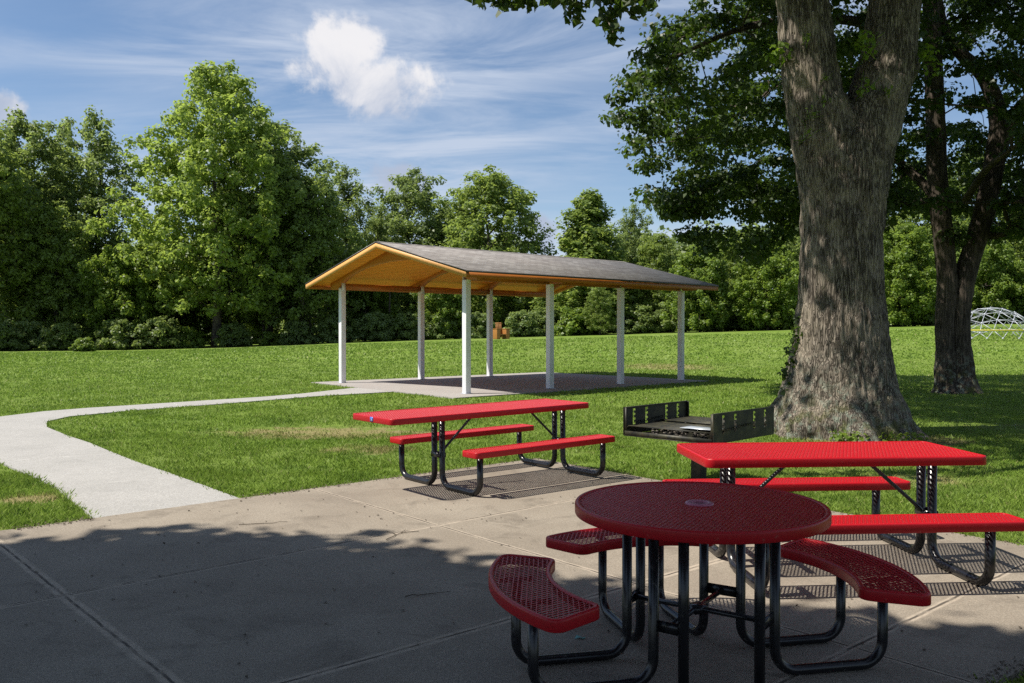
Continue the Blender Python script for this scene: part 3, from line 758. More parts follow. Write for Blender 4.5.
def _disc(c, n, r=.055):
    u = n.orthogonal().normalized(); w = n.cross(u); V = [tuple(c + n * .03 + (u * math.cos(a) + w * math.sin(a)) * r) for a in np.linspace(0, 2 * np.pi, 8, endpoint=False)]
    V += [tuple(c + n * -.03 + (u * math.cos(a) + w * math.sin(a)) * r) for a in np.linspace(0, 2 * np.pi, 8, endpoint=False)]
    return V, [list(range(8)), list(range(15, 7, -1))] + [[i, i + 8, (i + 1) % 8 + 8, (i + 1) % 8] for i in range(8)]
dome()

# ------------------------------------------------------------------ trees
def leaves(mb, C, rad, n, size, rs, flat=.55, up=.9, out=None, tintc=None):
    """n leaf blades round each clump centre C; each is a small folded pointed quad"""
    k = len(C); N = k * n
    d = rs.normal(size=(N, 3)); d /= np.linalg.norm(d, axis=1)[:, None]; q = rs.rand(N) ** .45
    Rr = np.repeat(np.broadcast_to(rad, (k,)), n)
    P = np.repeat(C, n, 0) + d * (q * Rr)[:, None] * [1, 1, flat]
    nrm = d * .75 + rs.normal(size=(N, 3)) * .5 + [0, 0, up * .75]; nrm /= np.linalg.norm(nrm, axis=1)[:, None]
    t = rs.normal(size=(N, 3)) + d * .6 - [0, 0, .35]; t -= nrm * (t * nrm).sum(1)[:, None]; t /= np.linalg.norm(t, axis=1)[:, None] + 1e-9
    b = np.cross(nrm, t); s = size * rs.uniform(.6, 1.35, N)[:, None]; wd = rs.uniform(.34, .5, N)[:, None]
    V = np.stack([P - t * s * .5, P + b * s * wd - t * s * .05 + nrm * s * .12, P + t * s * .55 - nrm * s * .1, P - b * s * wd - t * s * .05 + nrm * s * .12], 1)
    tc = rs.rand(k) if tintc is None else tintc
    tint = np.clip(np.repeat(tc, n) * .55 + rs.rand(N) * .45, 0, 1)
    mb.add(V.reshape(-1, 3), np.arange(N * 4).reshape(-1, 4), np.repeat(tint, 4))

class Skel:
    def __init__(s): s.P = []; s.par = []; s.r = []
    def chain(s, pts, rad, par=-1):
        for p, r in zip(pts, rad): s.P.append(np.array(p, float)); s.par.append(par); s.r.append(r); par = len(s.P) - 1
        return par
    def grow(s, targets, rs, step, sag=.12, upbias=.5, order=None):
        s.paths = []; trunk = np.array(s.P); s.nt = len(s.P)
        d0 = np.array([np.linalg.norm(trunk - t, axis=1).min() for t in targets]); A = np.zeros((len(s.P) + len(targets) * 40, 3)); A[:len(s.P)] = trunk; n = len(s.P)
        for ti in np.argsort(d0):
            t = targets[ti]; v = A[:n] - t; d = np.linalg.norm(v, axis=1); dz = v[:, 2]     # node height above target
            cost = d + np.maximum(dz + .1 * d, 0) * upbias * 2; i = int(np.argmin(cost)); a = A[i]; L = d[i]
            k = int(min(30, max(2, round(L / step)))); idx = [i]; off = rs.normal(size=3) * L * .07
            for q in range(1, k + 1):
                f = q / k; p = a + (t - a) * f + off * math.sin(math.pi * f) + np.array([0, 0, sag * L * math.sin(math.pi * f)])
                A[n] = p; s.P.append(p); s.par.append(idx[-1]); s.r.append(0); idx.append(n); n += 1
            s.paths.append(idx)
    def radii(s, tip=.012, ex=.46, cap=None):
        n = len(s.P); w = np.zeros(n)
        for idx in s.paths: w[idx[-1]] += 1
        for i in range(n - 1, -1, -1):
            if s.par[i] >= 0: w[s.par[i]] += w[i]
        s.rr = np.maximum(tip * np.maximum(w, 1) ** ex, 0)
        for i in range(s.nt): s.rr[i] = s.r[i]
        for idx in s.paths:
            m = s.rr[idx[0]] * .75
            for q in idx[1:]: s.rr[q] = min(s.rr[q], m)
    def mesh(s, mb, n=6):
        for idx in s.paths:
            P = [s.P[i] for i in idx]; r = [s.rr[i] for i in idx]; r[0] = min(r[1] * 1.25, s.rr[idx[0]]); r[-1] *= .5
            if len(P) == 2: P.insert(1, (P[0] + P[1]) / 2); r.insert(1, (r[0] + r[1]) / 2)
            tube(mb, P, r, n, caps=False)

def env_points(n, H, z0, rad, prof, rs, fill=.55, lobes=3.0, depth=.35):
    """clump centres inside an uneven crown envelope, most of them near its surface"""
    f = rs.rand(n * 6); a = rs.rand(n * 6) * 2 * np.pi; R0 = prof(f)
    keep = rs.rand(n * 6) < (R0 / R0.max()) + .08; f, a, R0 = f[keep][:n], a[keep][:n], R0[keep][:n]; n = len(f)
    o = rs.rand() * 40
    lob = 1 - depth + 2 * depth * vnoise(np.cos(a) * lobes + o, np.sin(a) * lobes + o, f * H / rad * lobes * .8 + o) * .9
    q = rs.rand(n) ** fill; r = R0 * rad * lob * q
    topw = 1 - depth * .5 + depth * vnoise(np.cos(a) * 1.5 + o, np.sin(a) * 1.5 + o, o)
    return np.stack([r * np.cos(a), r * np.sin(a), z0 + f * (H - z0) * np.where(f > .6, topw * .5 + .5, 1)], 1)

def far_tree(name, H, z0, rad, prof, seed, n=230, per=85, size=.30, cr=1.0, trunk_r=.25, m=M_leaf, fill=.5, lean=.3, depth=.35, sag=.02, bark=M_bark, flat=.6):
    rs = np.random.RandomState(seed); T = env_points(n, H, z0, rad, prof, rs, fill, depth=depth)
    sk = Skel(); k = 12; zz = np.linspace(-.2, H * .86, k); lx = np.cumsum(rs.normal(size=k) * lean * .35); ly = np.cumsum(rs.normal(size=k) * lean * .35)
    sk.chain(list(zip(lx - lx[0], ly - ly[0], zz)), np.interp(zz, [-.2, .4, H * .86], [trunk_r * 1.5, trunk_r, .04])); tp = np.array(sk.P); tr0 = np.array(sk.r); sk.grow(T, rs, .9, sag); sk.radii(.022, .42)
    rt = empty(name, (0, 0, 0)); mb = MB(); tube(mb, tp, tr0, 10); sk.mesh(mb, 5); mb.build('trunk', bark, rt, smooth=True)
    mb = MB(); leaves(mb, T, cr * rs.uniform(.65, 1.3, len(T)), per, size, rs, flat=flat, tintc=np.clip(.5 + .3 * rs.normal(size=len(T)), 0, 1)); mb.build('crown', m, rt, attr='tint')
    return rt
dome_prof = lambda f: np.sqrt(np.clip(1 - ((f - .38) / .64) ** 2, 0, 1))
tall_prof = lambda f: np.clip(np.sqrt(np.clip(1 - ((f - .42) / .60) ** 2, 0, 1)) * (1 - .15 * f), 0, 1)
cone_prof = lambda f: np.clip((1.02 - f) ** .72 * np.clip(f * 5 + .45, 0, 1), 0, 1)
walnut_prof = lambda f: np.interp(f, [0, .2, .45, .64, .79, .905, 1], [.78, 1, .98, .84, .68, .47, .16])
_unused = lambda f: np.where(f < .52, .74 + .26 * np.clip(f * 3, 0, 1), np.clip((1.04 - f) / .52, 0, 1) ** .85)
bush_prof = lambda f: np.sqrt(np.clip(1 - (f / 1.05) ** 2.2, 0, 1))

V_walnut = far_tree('walnut_tree', 24.5, 3.2, 7.9, walnut_prof, 11, n=900, per=56, size=.31, cr=.80, trunk_r=.42, m=M_walnut, fill=.42, depth=.50, flat=.80)
V_round = far_tree('broadleaf_tree', 17, 2.2, 5.4, dome_prof, 21, n=480, per=64, size=.28, cr=.75, m=M_leaf, flat=.85, depth=.42)
V_tall = far_tree('broadleaf_tree', 20, 2.6, 4.9, tall_prof, 32, n=480, per=60, size=.27, cr=.74, m=M_blue, depth=.50, flat=.9)
V_open = far_tree('broadleaf_tree', 19, 3.0, 4.8, tall_prof, 45, n=360, per=52, size=.25, cr=.66, m=M_blue, depth=.55, fill=.75, flat=.9)
V_cone = far_tree('conical_tree', 15, .8, 4.0, cone_prof, 51, n=460, per=80, size=.27, cr=.62, m=M_leaf, depth=.32, flat=1.0)
V_low = far_tree('broadleaf_tree', 10, .6, 4.2, dome_prof, 62, n=420, per=75, size=.26, cr=.62, m=M_bright, trunk_r=.14, depth=.45, flat=.9)
V_bush = far_tree('shrub', 2.6, .1, 2.0, bush_prof, 71, n=80, per=85, size=.22, cr=.5, m=M_blue, trunk_r=.05, lean=.1)
V_bushb = far_tree('shrub', 2.2, .1, 1.9, bush_prof, 75, n=70, per=85, size=.22, cr=.5, m=M_bright, trunk_r=.05, lean=.1)
USED = set()
def place(src, px, y, hpx_top, label, cat='tree', group=None, rz=None, sx=1.0, base_h=None, seed=0):
    """a tree whose top stands hpx_top rows down the photograph when seen from the path"""
    x = (px - 512) / 855.69 * y; z = float(terrain(x, y)) - .05
    top = 1.559 + (330.5 - hpx_top) / 855.69 * y; h = top - z
    o = src if src.name not in USED else copy_tree(src); USED.add(src.name)
    s = h / base_h; o.location = (x, y, z); o.scale = (s * sx, s * sx, s); o.rotation_euler = (0, 0, rz if rz is not None else (px * 1.7) % 6.28)
    for k in ('label', 'category', 'group'):
        if k in o: del o[k]
    return tag(o, label, cat, group)
HW = {V_walnut.name: 25.2, V_round.name: 17.6, V_tall.name: 20.6, V_open.name: 19.6, V_cone.name: 15.4, V_low.name: 10.5, V_bush.name: 2.9, V_bushb.name: 2.5}
def pl(src, *a, **k): return place(src, *a, base_h=HW[src.name], **k)
G = 'trees along the far edge of the lawn'
pl(V_walnut, 217, 73, 66, 'tallest tree of the tree line, a broad bright-green crown with a single thick trunk', rz=.6)
pl(V_tall, 22, 78, 106, 'dark green tree at the far left edge of the photo, peaked crown', group=G)
pl(V_open, 62, 84, 122, 'airy dark tree between the leftmost tree and the grey-green one left of the tallest', group=G)
pl(V_open, 98, 80, 112, 'thin-leaved grey-green tree just left of the tallest tree, sky showing through its crown', group=G, rz=2.0)
pl(V_round, -30, 70, 120, 'leafy tree cut off by the left edge of the photo', group=G)
pl(V_tall, -95, 76, 130, 'dark tree past the left edge of the photo', group=G, rz=2.2)
pl(V_round, -165, 72, 170, 'rounded tree well past the left edge of the photo', group=G, rz=5.0)
pl(V_round, 55, 73, 205, 'lower rounded tree in front of the two tall dark trees at the left', group=G, rz=4.4)
pl(V_low, 122, 72, 245, 'low bright-green tree under the left side of the tallest tree', group=G)
pl(V_tall, 268, 79, 108, 'broad dark tree whose shoulder rises right behind the tallest tree', group=G, rz=1.0, sx=1.2)
pl(V_round, 303, 75, 165, 'rounded tree directly right of the tallest tree, above the pavilion gable end', group=G, rz=3.0)
pl(V_open, 346, 88, 166, 'slender pale airy tree rising above the left end of the pavilion roof', group=G, rz=.4)
pl(V_tall, 412, 90, 165, 'narrow dark tree with a notched top above the middle of the pavilion ridge', group=G, rz=4.0, sx=1.15)
pl(V_open, 380, 84, 205, 'thin lower tree between the slender pale tree and the notched one', group=G, rz=5.0)
pl(V_round, 490, 86, 168, 'wide round-topped tree standing over the pavilion roof', group=G, rz=1.3, sx=1.22)
pl(V_tall, 447, 92, 200, 'dark tree filling the dip left of the wide round-topped tree', group=G, rz=2.5)
pl(V_cone, 588, 80, 188, 'dense cone-shaped tree just beyond the right half of the pavilion roof', cat='tree', sx=1.5)
pl(V_open, 632, 86, 205, 'airy pointed tree close to the right of the cone-shaped one', group=G, rz=3.6)
pl(V_round, 655, 80, 232, 'medium rounded tree behind the right end of the pavilion roof', group=G, rz=5.5)
pl(V_low, 700, 74, 246, 'light green low tree right of the pavilion, under the overhanging branches', group=G, rz=1.0)
pl(V_round, 738, 82, 226, 'mid-green tree between the pavilion and the big trunk, rear of the light green ones', group=G, rz=2.2)
pl(V_low, 768, 72, 240, 'light green low tree immediately left of the big double trunk', group=G, rz=3.3)
pl(V_tall, 815, 84, 180, 'dark tree hidden for the most part behind the big double trunk', group=G, rz=.9)
pl(V_low, 902, 72, 225, 'light green tree in the gap right of the big double trunk', group=G, rz=4.9)
pl(V_round, 925, 84, 160, 'tall green tree behind the gap between the two shade trees', group=G, rz=1.9)
pl(V_low, 985, 74, 236, 'light green tree directly behind the climbing dome', group=G, rz=.2)
pl(V_tall, 975, 88, 140, 'dark tree beyond the right-hand shade tree', group=G, rz=5.9)
pl(V_round, 1035, 80, 190, 'rounded tree at the right edge of the photo behind the climbing dome', group=G, rz=3.9)
pl(V_low, 1050, 72, 250, 'low tree cut by the right edge, past the climbing dome', group=G, rz=2.9)
pl(V_low, 170, 78, 235, 'understorey tree behind the trunk of the tallest tree, to its left', group=G, rz=5.2)
pl(V_round, 240, 84, 190, 'understorey tree behind the trunk of the tallest tree, to its right', group=G, rz=.7)
pl(V_low, 365, 80, 262, 'low tree in the deep shade seen under the pavilion gable', group=G, rz=1.7)
pl(V_round, 545, 88, 262, 'low tree seen over the middle of the pavilion roof between two taller ones', group=G, rz=2.7)
pl(V_round, 600, 74, 285, 'small dark tree seen between the two right-hand front posts', group=G, rz=4.1)
pl(V_low, 440, 76, 272, 'small tree in the shade between the left front posts of the pavilion', group=G, rz=.5)
GS = 'shrubs at the foot of the tree line'
for src, px, y, top, lab in (
    (V_bush, -8, 66, 318, 'dark shrub at the left edge of the photo below the trees'), (V_bush, 30, 68, 320, 'dark shrub under the leftmost peaked tree'),
    (V_bushb, 84, 64, 337, 'small pale bush sticking out onto the lawn left of the tallest tree'), (V_bush, 62, 68, 322, 'dark spreading shrub just left of the small pale bush'),
    (V_bush, 118, 69, 318, 'dark shrub between the small pale bush and the tallest tree'), (V_bush, 158, 70, 316, 'shrub in the shade to the left of the thick trunk of the tallest tree'),
    (V_bushb, 186, 71, 326, 'bush touching the left of the tallest tree\'s trunk'), (V_bush, 232, 71, 322, 'shrub touching the right of the tallest tree\'s trunk'),
    (V_bushb, 270, 72, 331, 'low pale bush midway between the tallest trunk and the pavilion'), (V_bush, 300, 72, 320, 'dark shrub left of the pavilion\'s leftmost post'),
    (V_bush, 334, 73, 316, 'dark shrub seen behind the leftmost pavilion post'), (V_bush, 372, 74, 312, 'dark shrub between the leftmost pavilion post and the next'),
    (V_bush, 405, 75, 312, 'dark shrub left of the second pavilion post'), (V_bush, 440, 75, 314, 'dark shrub right of the second pavilion post'),
    (V_bush, 478, 76, 312, 'dark shrub left of the wooden armchair'), (V_bush, 520, 76, 310, 'dark shrub right of the wooden armchair'),
    (V_bushb, 573, 76, 306, 'brighter bush between the middle front posts of the pavilion'), (V_bush, 545, 78, 306, 'dark shrub behind the middle front post'),
    (V_bush, 606, 77, 308, 'dark shrub left of the third front post'), (V_bush, 640, 77, 304, 'dark shrub between the last two front posts'),
    (V_bush, 672, 77, 300, 'dark shrub behind the last front post'), (V_bush, 704, 76, 300, 'shrub right of the pavilion, first past the last post'),
    (V_bush, 738, 76, 302, 'shrub halfway between the pavilion and the big trunk'), (V_bushb, 765, 74, 300, 'rounded bright bush close to the left side of the big trunk'),
    (V_bushb, 792, 73, 302, 'bright bush partly hidden by the big trunk'), (V_bush, 893, 73, 296, 'dark rounded bush right beside the big trunk'),
    (V_bush, 922, 73, 293, 'dark rounded bush left of the second tree\'s trunk'), (V_bush, 968, 76, 292, 'shrub behind the left side of the climbing dome'),
    (V_bushb, 1000, 77, 290, 'bright bush behind the middle of the climbing dome'), (V_bush, 1034, 77, 290, 'shrub at the right edge behind the climbing dome')):
    pl(src, px, y, top, lab, cat='shrub', group=GS)

def woodland():
    rs = np.random.RandomState(5); n = 3000; px = rs.uniform(-160, 1200, n); y = rs.uniform(94, 106, n); x = (px - 512) / 856 * y
    z = terrain(x, y) + rs.rand(n) ** 1.6 * np.where((px > 520) & (px < 570), 8, 11.0); mb = MB(); leaves(mb, np.stack([x, y, z], 1), 1.7 * rs.uniform(.7, 1.3, n), 60, .62, rs, flat=.8)
    tag(mb.build('woodland', M_blue, attr='tint'), 'dark mass of foliage deep in the wood behind the front row of trees', 'woodland', kind='stuff')
    # fallen trunk and pole-thin stems glimpsed in the wood
woodland()

def stems():
    rs = np.random.RandomState(8)
    for i, (px, y, r, lean, lab) in enumerate(((30, 74, .14, .3, 'thin bare stem in the shade under the leftmost trees'), (137, 75, .16, -.8, 'leaning bare stem left of the tallest tree\'s trunk'), (183, 76, .10, .5, 'slim stem close to the left of the tallest tree\'s trunk'), (263, 76, .15, .4, 'dark bare stem right of the tallest tree\'s trunk'),
                                               (312, 77, .16, -.5, 'pale bare stem just left of the pavilion gable'), (327, 78, .10, .7, 'thin leaning stem under the left corner of the pavilion roof'), (388, 79, .12, .2, 'bare stem between the two leftmost pavilion posts'))):
        x = (px - 512) / 856 * y; z = float(terrain(x, y)); zz = np.linspace(-.1, 7.5, 9); wob = np.cumsum(rs.normal(size=9) * .05)
        rt = empty('young_tree', (x, y, z), 0, lab, 'tree', 'bare stems in the shade of the wood'); T = np.array([(lean * .9 + rs.normal() * 1.0, rs.normal() * 1.0, rs.uniform(5, 8.4)) for _ in range(22)])
        sk = Skel(); sk.chain([(lean * q / 7.5 + w, 0, q) for q, w in zip(zz, wob)], np.linspace(r, r * .4, 9)); mb = MB(); tube(mb, np.array(sk.P), np.array(sk.r), 8); sk.grow(T, rs, .7, .02); sk.radii(.015); sk.mesh(mb, 5)
        mb.build('trunk', M_bark, rt, smooth=True); mb = MB(); leaves(mb, T, .7, 60, .28, rs); mb.build('crown', M_blue, rt, attr='tint')
stems()

# ------------------------------------------------------------------ the two shade trees and the one beside the camera
def px_to(px, py, y):
    return np.array([(px - 512) / 855.69 * y, y, 1.559 + (330.5 - py) / 855.69 * y])

def bark_tube(mb, P, r, n=96, step=.035, amp=.02, seed=0.0, flare=0.0):
    """thick limb with furrowed bark modelled in relief"""
    P = np.asarray(P, float); L = np.r_[0, np.cumsum(np.linalg.norm(np.diff(P, axis=0), axis=1))]; k = int(L[-1] / step) + 2; t = np.linspace(0, L[-1], k)
    def cub(v):
        m = np.gradient(v, L); i = np.clip(np.searchsorted(L, t, 'right') - 1, 0, len(L) - 2); h = L[i + 1] - L[i]; s = (t - L[i]) / h
        return (2 * s**3 - 3 * s**2 + 1) * v[i] + (s**3 - 2 * s**2 + s) * h * m[i] + (-2 * s**3 + 3 * s**2) * v[i + 1] + (s**3 - s**2) * h * m[i + 1]
    Q = np.stack([cub(P[:, j]) for j in range(3)], 1); rr = np.interp(t, L, r)
    T = np.gradient(Q, axis=0); T /= np.linalg.norm(T, axis=1)[:, None]; u = np.cross(T[0], [0, 1.0, 0]); u /= np.linalg.norm(u)
    a = np.linspace(0, 2 * np.pi, n, endpoint=False); V = np.zeros((k, n, 3))
    for i in range(k):
        u = u - T[i] * (u @ T[i]); u /= np.linalg.norm(u); w = np.cross(T[i], u)
        f = vnoise(np.cos(a) * rr[i] * 26 + seed, np.sin(a) * rr[i] * 26 + seed, t[i] * 3.2 + seed + 1.2 * vnoise(a * 2, t[i] * .7, 3.1)); f2 = vnoise(np.cos(a) * 2.2 + seed, np.sin(a) * 2.2, t[i] * .8 + seed)
        V[i] = Q[i] + ((rr[i] * (1 + .10 * (f2 - .5)) + amp * (np.abs(f - .5) * 2 - .5)))[:, None] * (np.cos(a)[:, None] * u + np.sin(a)[:, None] * w)
    i0 = np.arange(k - 1)[:, None] * n; j = np.arange(n)[None]; j2 = (j + 1) % n
    mb.add(V.reshape(-1, 3), np.stack([i0 + j, i0 + j2, i0 + n + j2, i0 + n + j], -1).reshape(-1, 4))

def sprays(mb, T, rs, n, size, rad=.42, tw=None, flat=.7):
    leaves(mb, T, rad * rs.uniform(.6, 1.3, len(T)), n, size, rs, flat=flat, up=.75, tintc=np.clip(rs.rand(len(T)), 0, 1))

def big_tree():
    cx, cy = TREE_A; rt = empty('shade_tree', (cx, cy, 0), 0, 'massive double-trunked shade tree with grey furrowed bark and lichen at its flared base', 'tree')
    y = cy; loc = lambda px, py, dy=0.0: px_to(px, py, y + dy) - np.array([cx, cy, 0])
    # lower trunk as a star-shaped section: two merging circles on a lobed flare
    zs = np.concatenate([np.linspace(-.15, .9, 46), np.linspace(.92, 5.1, 130)]); n = 260; a = np.linspace(0, 2 * np.pi, n, endpoint=False)
    def pz(py): return 1.559 + (330.5 - py) / 855.69 * y
    prof = sorted([(pz(q), (l + r) / 2, (r - l) / 2) for q, l, r in ((436, 776, 908), (420, 776, 901), (405, 779, 898), (390, 784, 894), (370, 789, 890), (350, 794, 888), (300, 801, 882), (240, 802, 881), (200, 799, 885), (150, 793, 893), (105, 787, 903))])
    pzv = np.array([p[0] for p in prof]); pc = np.array([p[1] for p in prof]); pw = np.array([p[2] for p in prof])
    V = np.zeros((len(zs), n, 3))
    for i, z in enumerate(zs):
        c = (np.interp(z, pzv, pc) - 512) / 855.69 * y - cx; hw = np.interp(z, pzv, pw) / 855.69 * y
        sp = np.clip((z - 2.6) / 2.5, 0, 1) ** 1.3; cc = hw * .50 * sp; r = hw - cc
        base = np.maximum(0, 1 - z / .75) ** 1.6 * (1 - .65 * np.clip(np.cos(a) * 1.5, 0, 1)) * (1 + .5 * np.clip(-np.sin(a), 0, 1))
        def circ(o):                                     # distance from centre to circle edge along each direction
            return o * np.cos(a) + np.sqrt(np.maximum(r * r - (o * np.sin(a)) ** 2, 1e-4))
        d1, d2 = circ(cc), circ(-cc); e = 14; rad = (np.exp(e * d1) + np.exp(e * d2)); rad = np.log(rad) / e - math.log(2) / e * (1 - sp)
        lob = vnoise(np.cos(a) * 1.9 + 5, np.sin(a) * 1.9 + 5, .3 + z * .3); rad = rad * (1 + .10 * (lob - .5)) + base * (.02 + .42 * np.clip(vnoise(np.cos(a) * 2.6 + 11, np.sin(a) * 2.6 + 11, .5) - .35, 0, 1) + .07 * np.sin(a * 7 + 1))
        rad = rad + base * .45 * np.exp(-((a - R(-22) % (2 * np.pi)) / .20) ** 2)
        tw = a + z * .10
        f = vnoise(np.cos(tw) * hw * 24, np.sin(tw) * hw * 24, z * 2.4 + vnoise(tw * 2, z * .7, 3.1)); f3 = vnoise(np.cos(a) * 9, np.sin(a) * 9, z * 9)
        rad = rad + .044 * (np.abs(f - .5) * 2 - .5) + .02 * (f3 - .5) * (1 + 3 * base)
        V[i, :, 0] = c + rad * np.cos(a); V[i, :, 1] = rad * np.sin(a) * .96; V[i, :, 2] = z
    mb = MB(); i0 = np.arange(len(zs) - 1)[:, None] * n; j = np.arange(n)[None]; j2 = (j + 1) % n
    mb.add(V.reshape(-1, 3), np.stack([i0 + j, i0 + j2, i0 + n + j2, i0 + n + j], -1).reshape(-1, 4))
    Ls = [loc(827, 200), loc(820, 150), loc(814, 105), loc(806, 53), loc(803, 20), loc(800, 0), loc(796, -60), loc(785, -150, -.4), loc(765, -260, -.8), loc(750, -390, -.8)]
    Lr = [.34, .40, .43, .42, .39, .38, .35, .29, .22, .13]
    Rs = [loc(858, 200), loc(866, 150), loc(875, 105), loc(888, 53), loc(891, 20), loc(893, 0), loc(903, -60), loc(935, -150, .4), loc(960, -260, .7), loc(985, -390, 1.0)]
    Rr = [.34, .41, .44, .40, .38, .375, .34, .28, .21, .12]
    bark_tube(mb, Ls, Lr, 150, amp=.036, seed=3.3); bark_tube(mb, Rs, Rr, 150, amp=.036, seed=9.1)
    bark_tube(mb, [loc(893, 100), loc(903, 82), loc(912, 68), loc(917, 58, .1)], [.16, .13, .10, .03], 40, amp=.01, seed=1.0)    # stub
    sk = Skel(); i1 = sk.chain(Ls[2:], Lr[2:]); i2 = sk.chain(Rs[2:], Rr[2:]); 
    limbs = [([loc(800, -20), loc(760, -120, -1.5), loc(700, -190, -3.0), loc(620, -215, -4.2), loc(540, -210, -4.8)], [.20, .17, .13, .09, .05]),
             ([loc(798, -70), loc(740, -190, -.5), loc(660, -270, -.4), loc(560, -320, .5)], [.19, .15, .10, .05]),
             ([loc(905, -60), loc(960, -140, -1.5), loc(1040, -200, -3), loc(1130, -230, -4)], [.19, .15, .1, .05]),
             ([loc(935, -150), loc(1010, -240, .5), loc(1100, -290, 2), loc(1180, -330, 3)], [.17, .13, .1, .05])]
    for P, r_ in limbs: bark_tube(mb, P, r_, 40, step=.08, amp=.012, seed=5.0); sk.chain(P, r_)
    rs = np.random.RandomState(77)
    T = []
    while len(T) < 620:                                  # main crown, all above the frame
        a_, q = rs.rand() * 6.283, rs.rand() ** .5; z = rs.uniform(8.2, 18); rr = 7.2 * math.sqrt(max(0, 1 - ((z - 11) / 8.5) ** 2)); x_, y_ = q * rr * math.cos(a_), q * rr * math.sin(a_)
        Y_ = cy + y_
        if (z - 1.559) / max(Y_, 1) < .44: continue
        T.append((x_ + .3, y_, z))
    for px, py, yy in ((478, -14, 8.6), (504, -8, 8.7), (530, -10, 8.5), (560, -22, 8.8), (585, -14, 8.6), (610, -12, 8.8), (640, -18, 8.7), (662, -30, 8.9), (505, -40, 8.8), (560, -50, 8.8), (610, -45, 8.8), (450, -45, 8.6), (520, -80, 8.6), (600, -90, 8.9)):
        T.append(tuple(px_to(px, py - 46, yy) - [cx, cy, 0]))
    T = np.array(T); sk.grow(T, rs, .5, .05); sk.radii(.010, .42)
    sk.mesh(mb, 6)
    hang = [(478, 1), (470, -8), (502, 5), (512, 2), (520, -4), (528, 4), (545, -6), (556, 0), (563, -2), (573, 10), (575, 18), (583, 2), (598, -4), (604, 3), (612, 14), (611, 26), (613, 36), (618, 8), (628, -2), (637, 10), (643, 4), (651, 0), (655, -8), (590, -10), (538, -12), (495, -10), (625, -14), (606, 20), (570, -4)]
    HG = np.array([px_to(px, py, 8.6 + .35 * math.sin(px)) - [cx, cy, 0] for px, py in hang])
    sk2 = Skel(); sk2.P = [p.copy() for p in sk.P]; sk2.par = list(sk.par); sk2.r = list(sk.rr); sk2.grow(HG, rs, .12, -.05, upbias=-.2); 
    sk2.rr = np.array(sk2.r)
    for idx in sk2.paths:
        for q in idx[1:]: sk2.rr[q] = .006
    sk2.mesh(mb, 5)
    mb.build('trunk', M_barkbig, rt, smooth=True)
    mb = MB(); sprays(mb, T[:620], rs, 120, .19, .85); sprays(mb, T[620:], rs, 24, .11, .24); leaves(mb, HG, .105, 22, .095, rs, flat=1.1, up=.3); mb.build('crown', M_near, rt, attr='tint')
    # water shoots on the bark and ivy on the left of the base
    for px, py, d, nn, sz, rd in ((864, 42, -.55, 90, .10, .22), (868, 52, -.55, 40, .09, .16), (864, 88, -.6, 55, .09, .20), (886, 92, -.5, 22, .08, .12), (825, 100, -.55, 16, .07, .14), (812, 112, -.6, 16, .07, .15), (808, 132, -.6, 12, .07, .12), (780, 52, -.2, 80, .11, .24), (771, 58, -.1, 45, .10, .18), (766, 86, -.1, 40, .10, .16), (925, 56, -.3, 60, .10, .22), (932, 70, -.3, 40, .10, .18), (806, 40, -.55, 16, .08, .12), (822, 78, -.5, 14, .07, .1)):
        mb = MB(); c = loc(px, py, d); leaves(mb, c[None], rd * .75, int(nn * .5), sz * .75, rs, flat=1.0, up=.5)
        b = c + np.array([0, .45, -.1]) * (1 if d < -.3 else .0) + np.array([.25, .1, -.1]) * (d >= -.3)
        for q in range(5): tube(mb, [tuple(b), tuple((b + c) / 2 + rs.normal(size=3) * .03), tuple(c + rs.normal(size=3) * rd * .6)], .005, 4, att=.2)
        mb.build('shoot', M_shoot if nn > 30 else M_bright, rt, attr='tint')
    mb = MB(); C = np.array([loc(px, py, d) for px, py, d in ((797, 332, -.1), (794, 343, -.1), (789, 352, 0), (793, 360, -.1), (786, 372, 0), (790, 384, -.1), (788, 392, 0), (798, 322, 0))]); leaves(mb, C, .12, 22, .07, rs, flat=1.2, up=.4); mb.build('ivy', M_near, rt, attr='tint')
    mb = MB(); C = np.array([loc(px, 432, -1.0) * [1, 1, 0] + [0, -.1, .05] for px in (835, 843, 850, 856, 890, 905, 915)]); leaves(mb, C, .16, 30, .07, rs, flat=.7); mb.build('basal_leaves', M_bright, rt, attr='tint')

